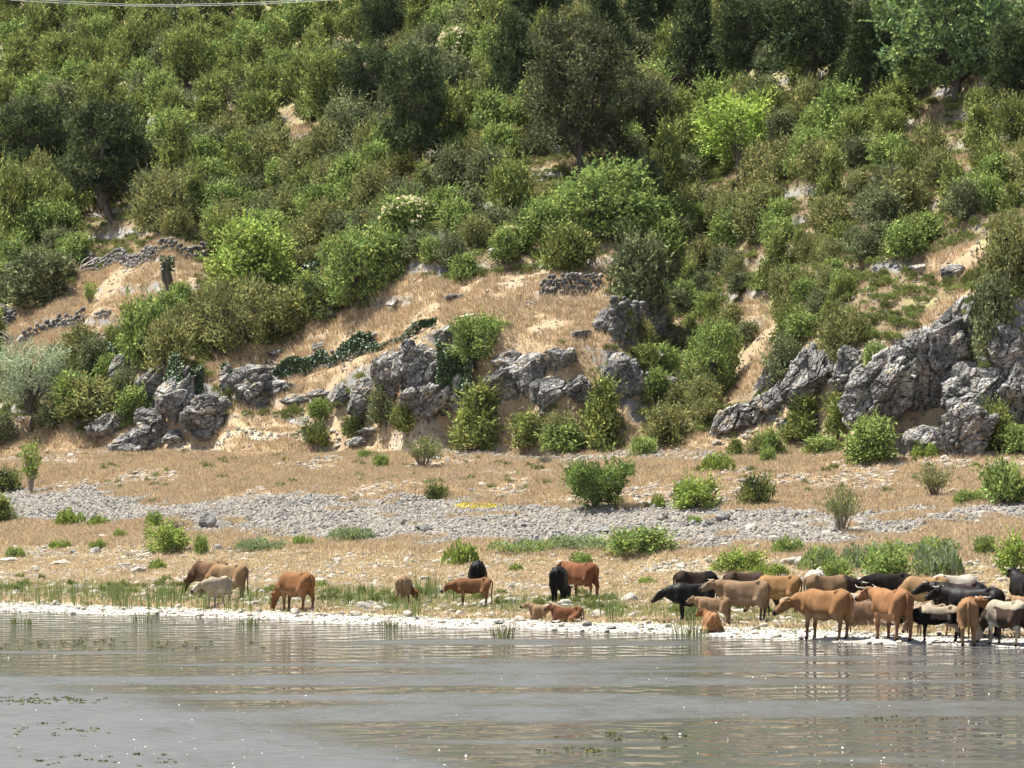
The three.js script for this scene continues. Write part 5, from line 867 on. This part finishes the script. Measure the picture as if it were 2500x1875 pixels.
place(1364, 1475, 84, 1.0, 'black cow grazing with its rump to the lake', { pose: 'graze', turn: -0.35, sleek: true, coat: hide(BLACK), horns: 0.16 });
place(1418, 1463, 132, 1.02, 'reddish brown cow nuzzling the black grazing cow', { pose: 'level', coat: hide([0.29, 0.105, 0.04], { leg: [0.26, 0.14, 0.07] }), horns: 0.15, udder: 1.1, tuft: RUSTD });
place(1330, 1511, 178, 0.62, 'light fawn calf lying behind the rust calf', { pose: 'lying', coat: hide([0.5, 0.31, 0.15]), horns: 0 }, true);
place(1385, 1518, 170, 0.64, 'rust calf lying on the grass by the gravel', { pose: 'lying', turn: -0.4, coat: hide([0.33, 0.13, 0.05], { neckC: [0.17, 0.06, 0.03] }), horns: 0 }, true);
place(1702, 1487, 8, 1.05, 'dark brown cow grazing behind the black walking cow', { pose: 'graze', coat: hide(DARK, { neckC: BLACK, neckX: 0.2 }), horns: 0 });
place(1692, 1516, 178, 0.98, 'sleek black cow walking with a yellow ear tag', { pose: 'low', sleek: true, coat: hide(BLACK, { face: [0.035, 0.02, 0.015] }), horns: 0.08, tag: 1, step: 0.14 });
place(1742, 1528, 158, 0.68, 'little fawn calf standing behind the lying calf', { pose: 'level', coat: hide([0.4, 0.24, 0.12]), horns: 0 }, true);
place(1738, 1540, 97, 0.74, 'ginger calf lying with its back to the lake', { pose: 'lying', fat: 1.1, turn: 0.6, coat: hide([0.46, 0.22, 0.08], { neckC: RUST }), horns: 0 }, true);
place(1815, 1519, 176, 1.06, 'large grey-fawn cow standing behind the calves', { pose: 'level', coat: hide(TANG, { leg: [0.2, 0.15, 0.11], face: [0.3, 0.22, 0.15] }), horns: 0.15, udder: 0.8, tuft: DT, tail: 0.05 });
place(1822, 1486, 3, 1.02, 'dark brown cow hidden behind the large grey-fawn cow', { pose: 'graze', coat: hide([0.11, 0.065, 0.045]), horns: 0 });
place(1900, 1499, 160, 1.04, 'orange-fawn cow with its rump to the stone heap', { pose: 'graze', coat: hide([0.48, 0.255, 0.09], { leg: TAN }), horns: 0.15 });
place(2025, 1503, 4, 1.08, 'brown cow with dark shoulders looking toward the bracken', { pose: 'low', coat: hide([0.32, 0.185, 0.09], { neckC: [0.05, 0.035, 0.03], neckX: 0.42, face: [0.12, 0.09, 0.07], ring: [0.4, 0.32, 0.25] }), horns: 0.17, tuft: DT });
place(2016, 1562, 138, 1.12, 'big orange-tan cow standing broadside at the water edge', { pose: 'low', turn: 0.75, fat: 1.06, coat: hide([0.44, 0.215, 0.075], { face: [0.36, 0.18, 0.07], leg: [0.33, 0.18, 0.09] }), horns: 0.18, udder: 0.6 });
place(1990, 1484, 95, 1.05, 'white cow mostly hidden behind the brown cow', { pose: 'graze', coat: hide(WHITE), horns: 0 });
place(2128, 1530, 172, 1.0, 'brown cow with dark neck lying chewing', { pose: 'lying', coat: hide([0.36, 0.21, 0.12], { neckC: [0.08, 0.055, 0.04], neckX: 0.5, face: [0.26, 0.18, 0.12] }), horns: 0 });
place(2110, 1507, 176, 0.95, 'cream cow lying behind the chewing brown cow', { pose: 'lying', coat: hide([0.6, 0.5, 0.36]), horns: 0 });
place(2170, 1494, 177, 1.05, 'shaggy blackish cow with lowered head behind the rust cow', { pose: 'low', coat: hide([0.035, 0.024, 0.02], { neckC: BLACK }), horns: 0 });
place(2178, 1563, 113, 1.12, 'rust cow turned away with one curved pale horn', { pose: 'level', turn: 0.3, coat: hide([0.44, 0.20, 0.072], { leg: [0.34, 0.17, 0.085] }), horns: 0.3, udder: 1, tuft: RUSTD });
place(2258, 1506, 158, 1.06, 'yellowish tan cow standing between dark cows', { pose: 'graze', fat: 1.08, coat: hide([0.46, 0.265, 0.11], { leg: [0.06, 0.045, 0.035] }), horns: 0 });
place(2342, 1530, 168, 1.08, 'black horned cow facing the rust cow', { pose: 'level', sleek: true, coat: hide(BLACK, { patch: (x, y, z, n, k) => y + (n - 0.5) * 0.2 > 1.04 && x < 0.15 && x > -0.5 ? [0.06, 0.034, 0.027] : k }), horns: 0.18 });
place(2380, 1557, 150, 1.1, 'black-brown cow with grey back standing behind the tan rump', { pose: 'level', sleek: true, coat: hide([0.02, 0.016, 0.016]), horns: 0.15, tuft: BLACK });
place(2288, 1568, 176, 0.80, 'black calf with pale saddle and tan forehead', { pose: 'low', coat: hide(BLACK, { patch: (x, y, z, n, k) => (y + (n - 0.5) * 0.16 > 0.97 && x < 0.55) ? CREAM : (y < 0.62 && x < -0.3 && y > 0.35) ? [0.5, 0.42, 0.3] : (x < 0.25 && x > -0.45 && y + (n - 0.5) * 0.2 > 0.76) ? [0.15, 0.10, 0.08] : k, face: [0.38, 0.25, 0.12], ring: BLACK }), horns: 0.1 }, true);
place(2363, 1574, 84, 1.0, 'tan cow standing in the water with its rump to the camera', { pose: 'level', turn: -0.9, coat: hide([0.44, 0.235, 0.095], { neckC: RUST, leg: [0.4, 0.25, 0.12] }), horns: 0.18, tuft: [0.24, 0.12, 0.05] });
place(2456, 1575, 128, 0.96, 'cream and brown pied cow at the right water edge', { pose: 'graze', coat: hide([0.58, 0.49, 0.35], { patch: (x, y, z, n, k) => { const f = noise3(x * 2.6 + 4.2, y * 2.6, z * 2.6 + 1.3); return y + (n - 0.5) * 0.2 < 0.98 && f > 0.42 ? [0.11, 0.07, 0.05] : k; } }), horns: 0, udder: 1.2 });
place(2500, 1500, 104, 1.08, 'black cow cut by the right picture edge', { pose: 'up', sleek: true, coat: hide([0.018, 0.015, 0.015]), horns: 0.2 });
place(2525, 1560, 125, 0.9, 'tan heifer peeping in at the right picture edge', { pose: 'level', coat: hide([0.40, 0.24, 0.12]), horns: 0 });
place(2335, 1500, 2, 1.06, 'white cow half hidden behind the black horned cow', { pose: 'graze', coat: hide([0.7, 0.62, 0.5]), horns: 0 });
place(2272, 1552, 175, 0.7, 'pinkish fawn calf behind the pale-saddled calf', { pose: 'graze', coat: hide([0.5, 0.34, 0.22]), horns: 0 }, true);
console.log('herd', herd);
describeAll();
renderer.render(scene, camera);
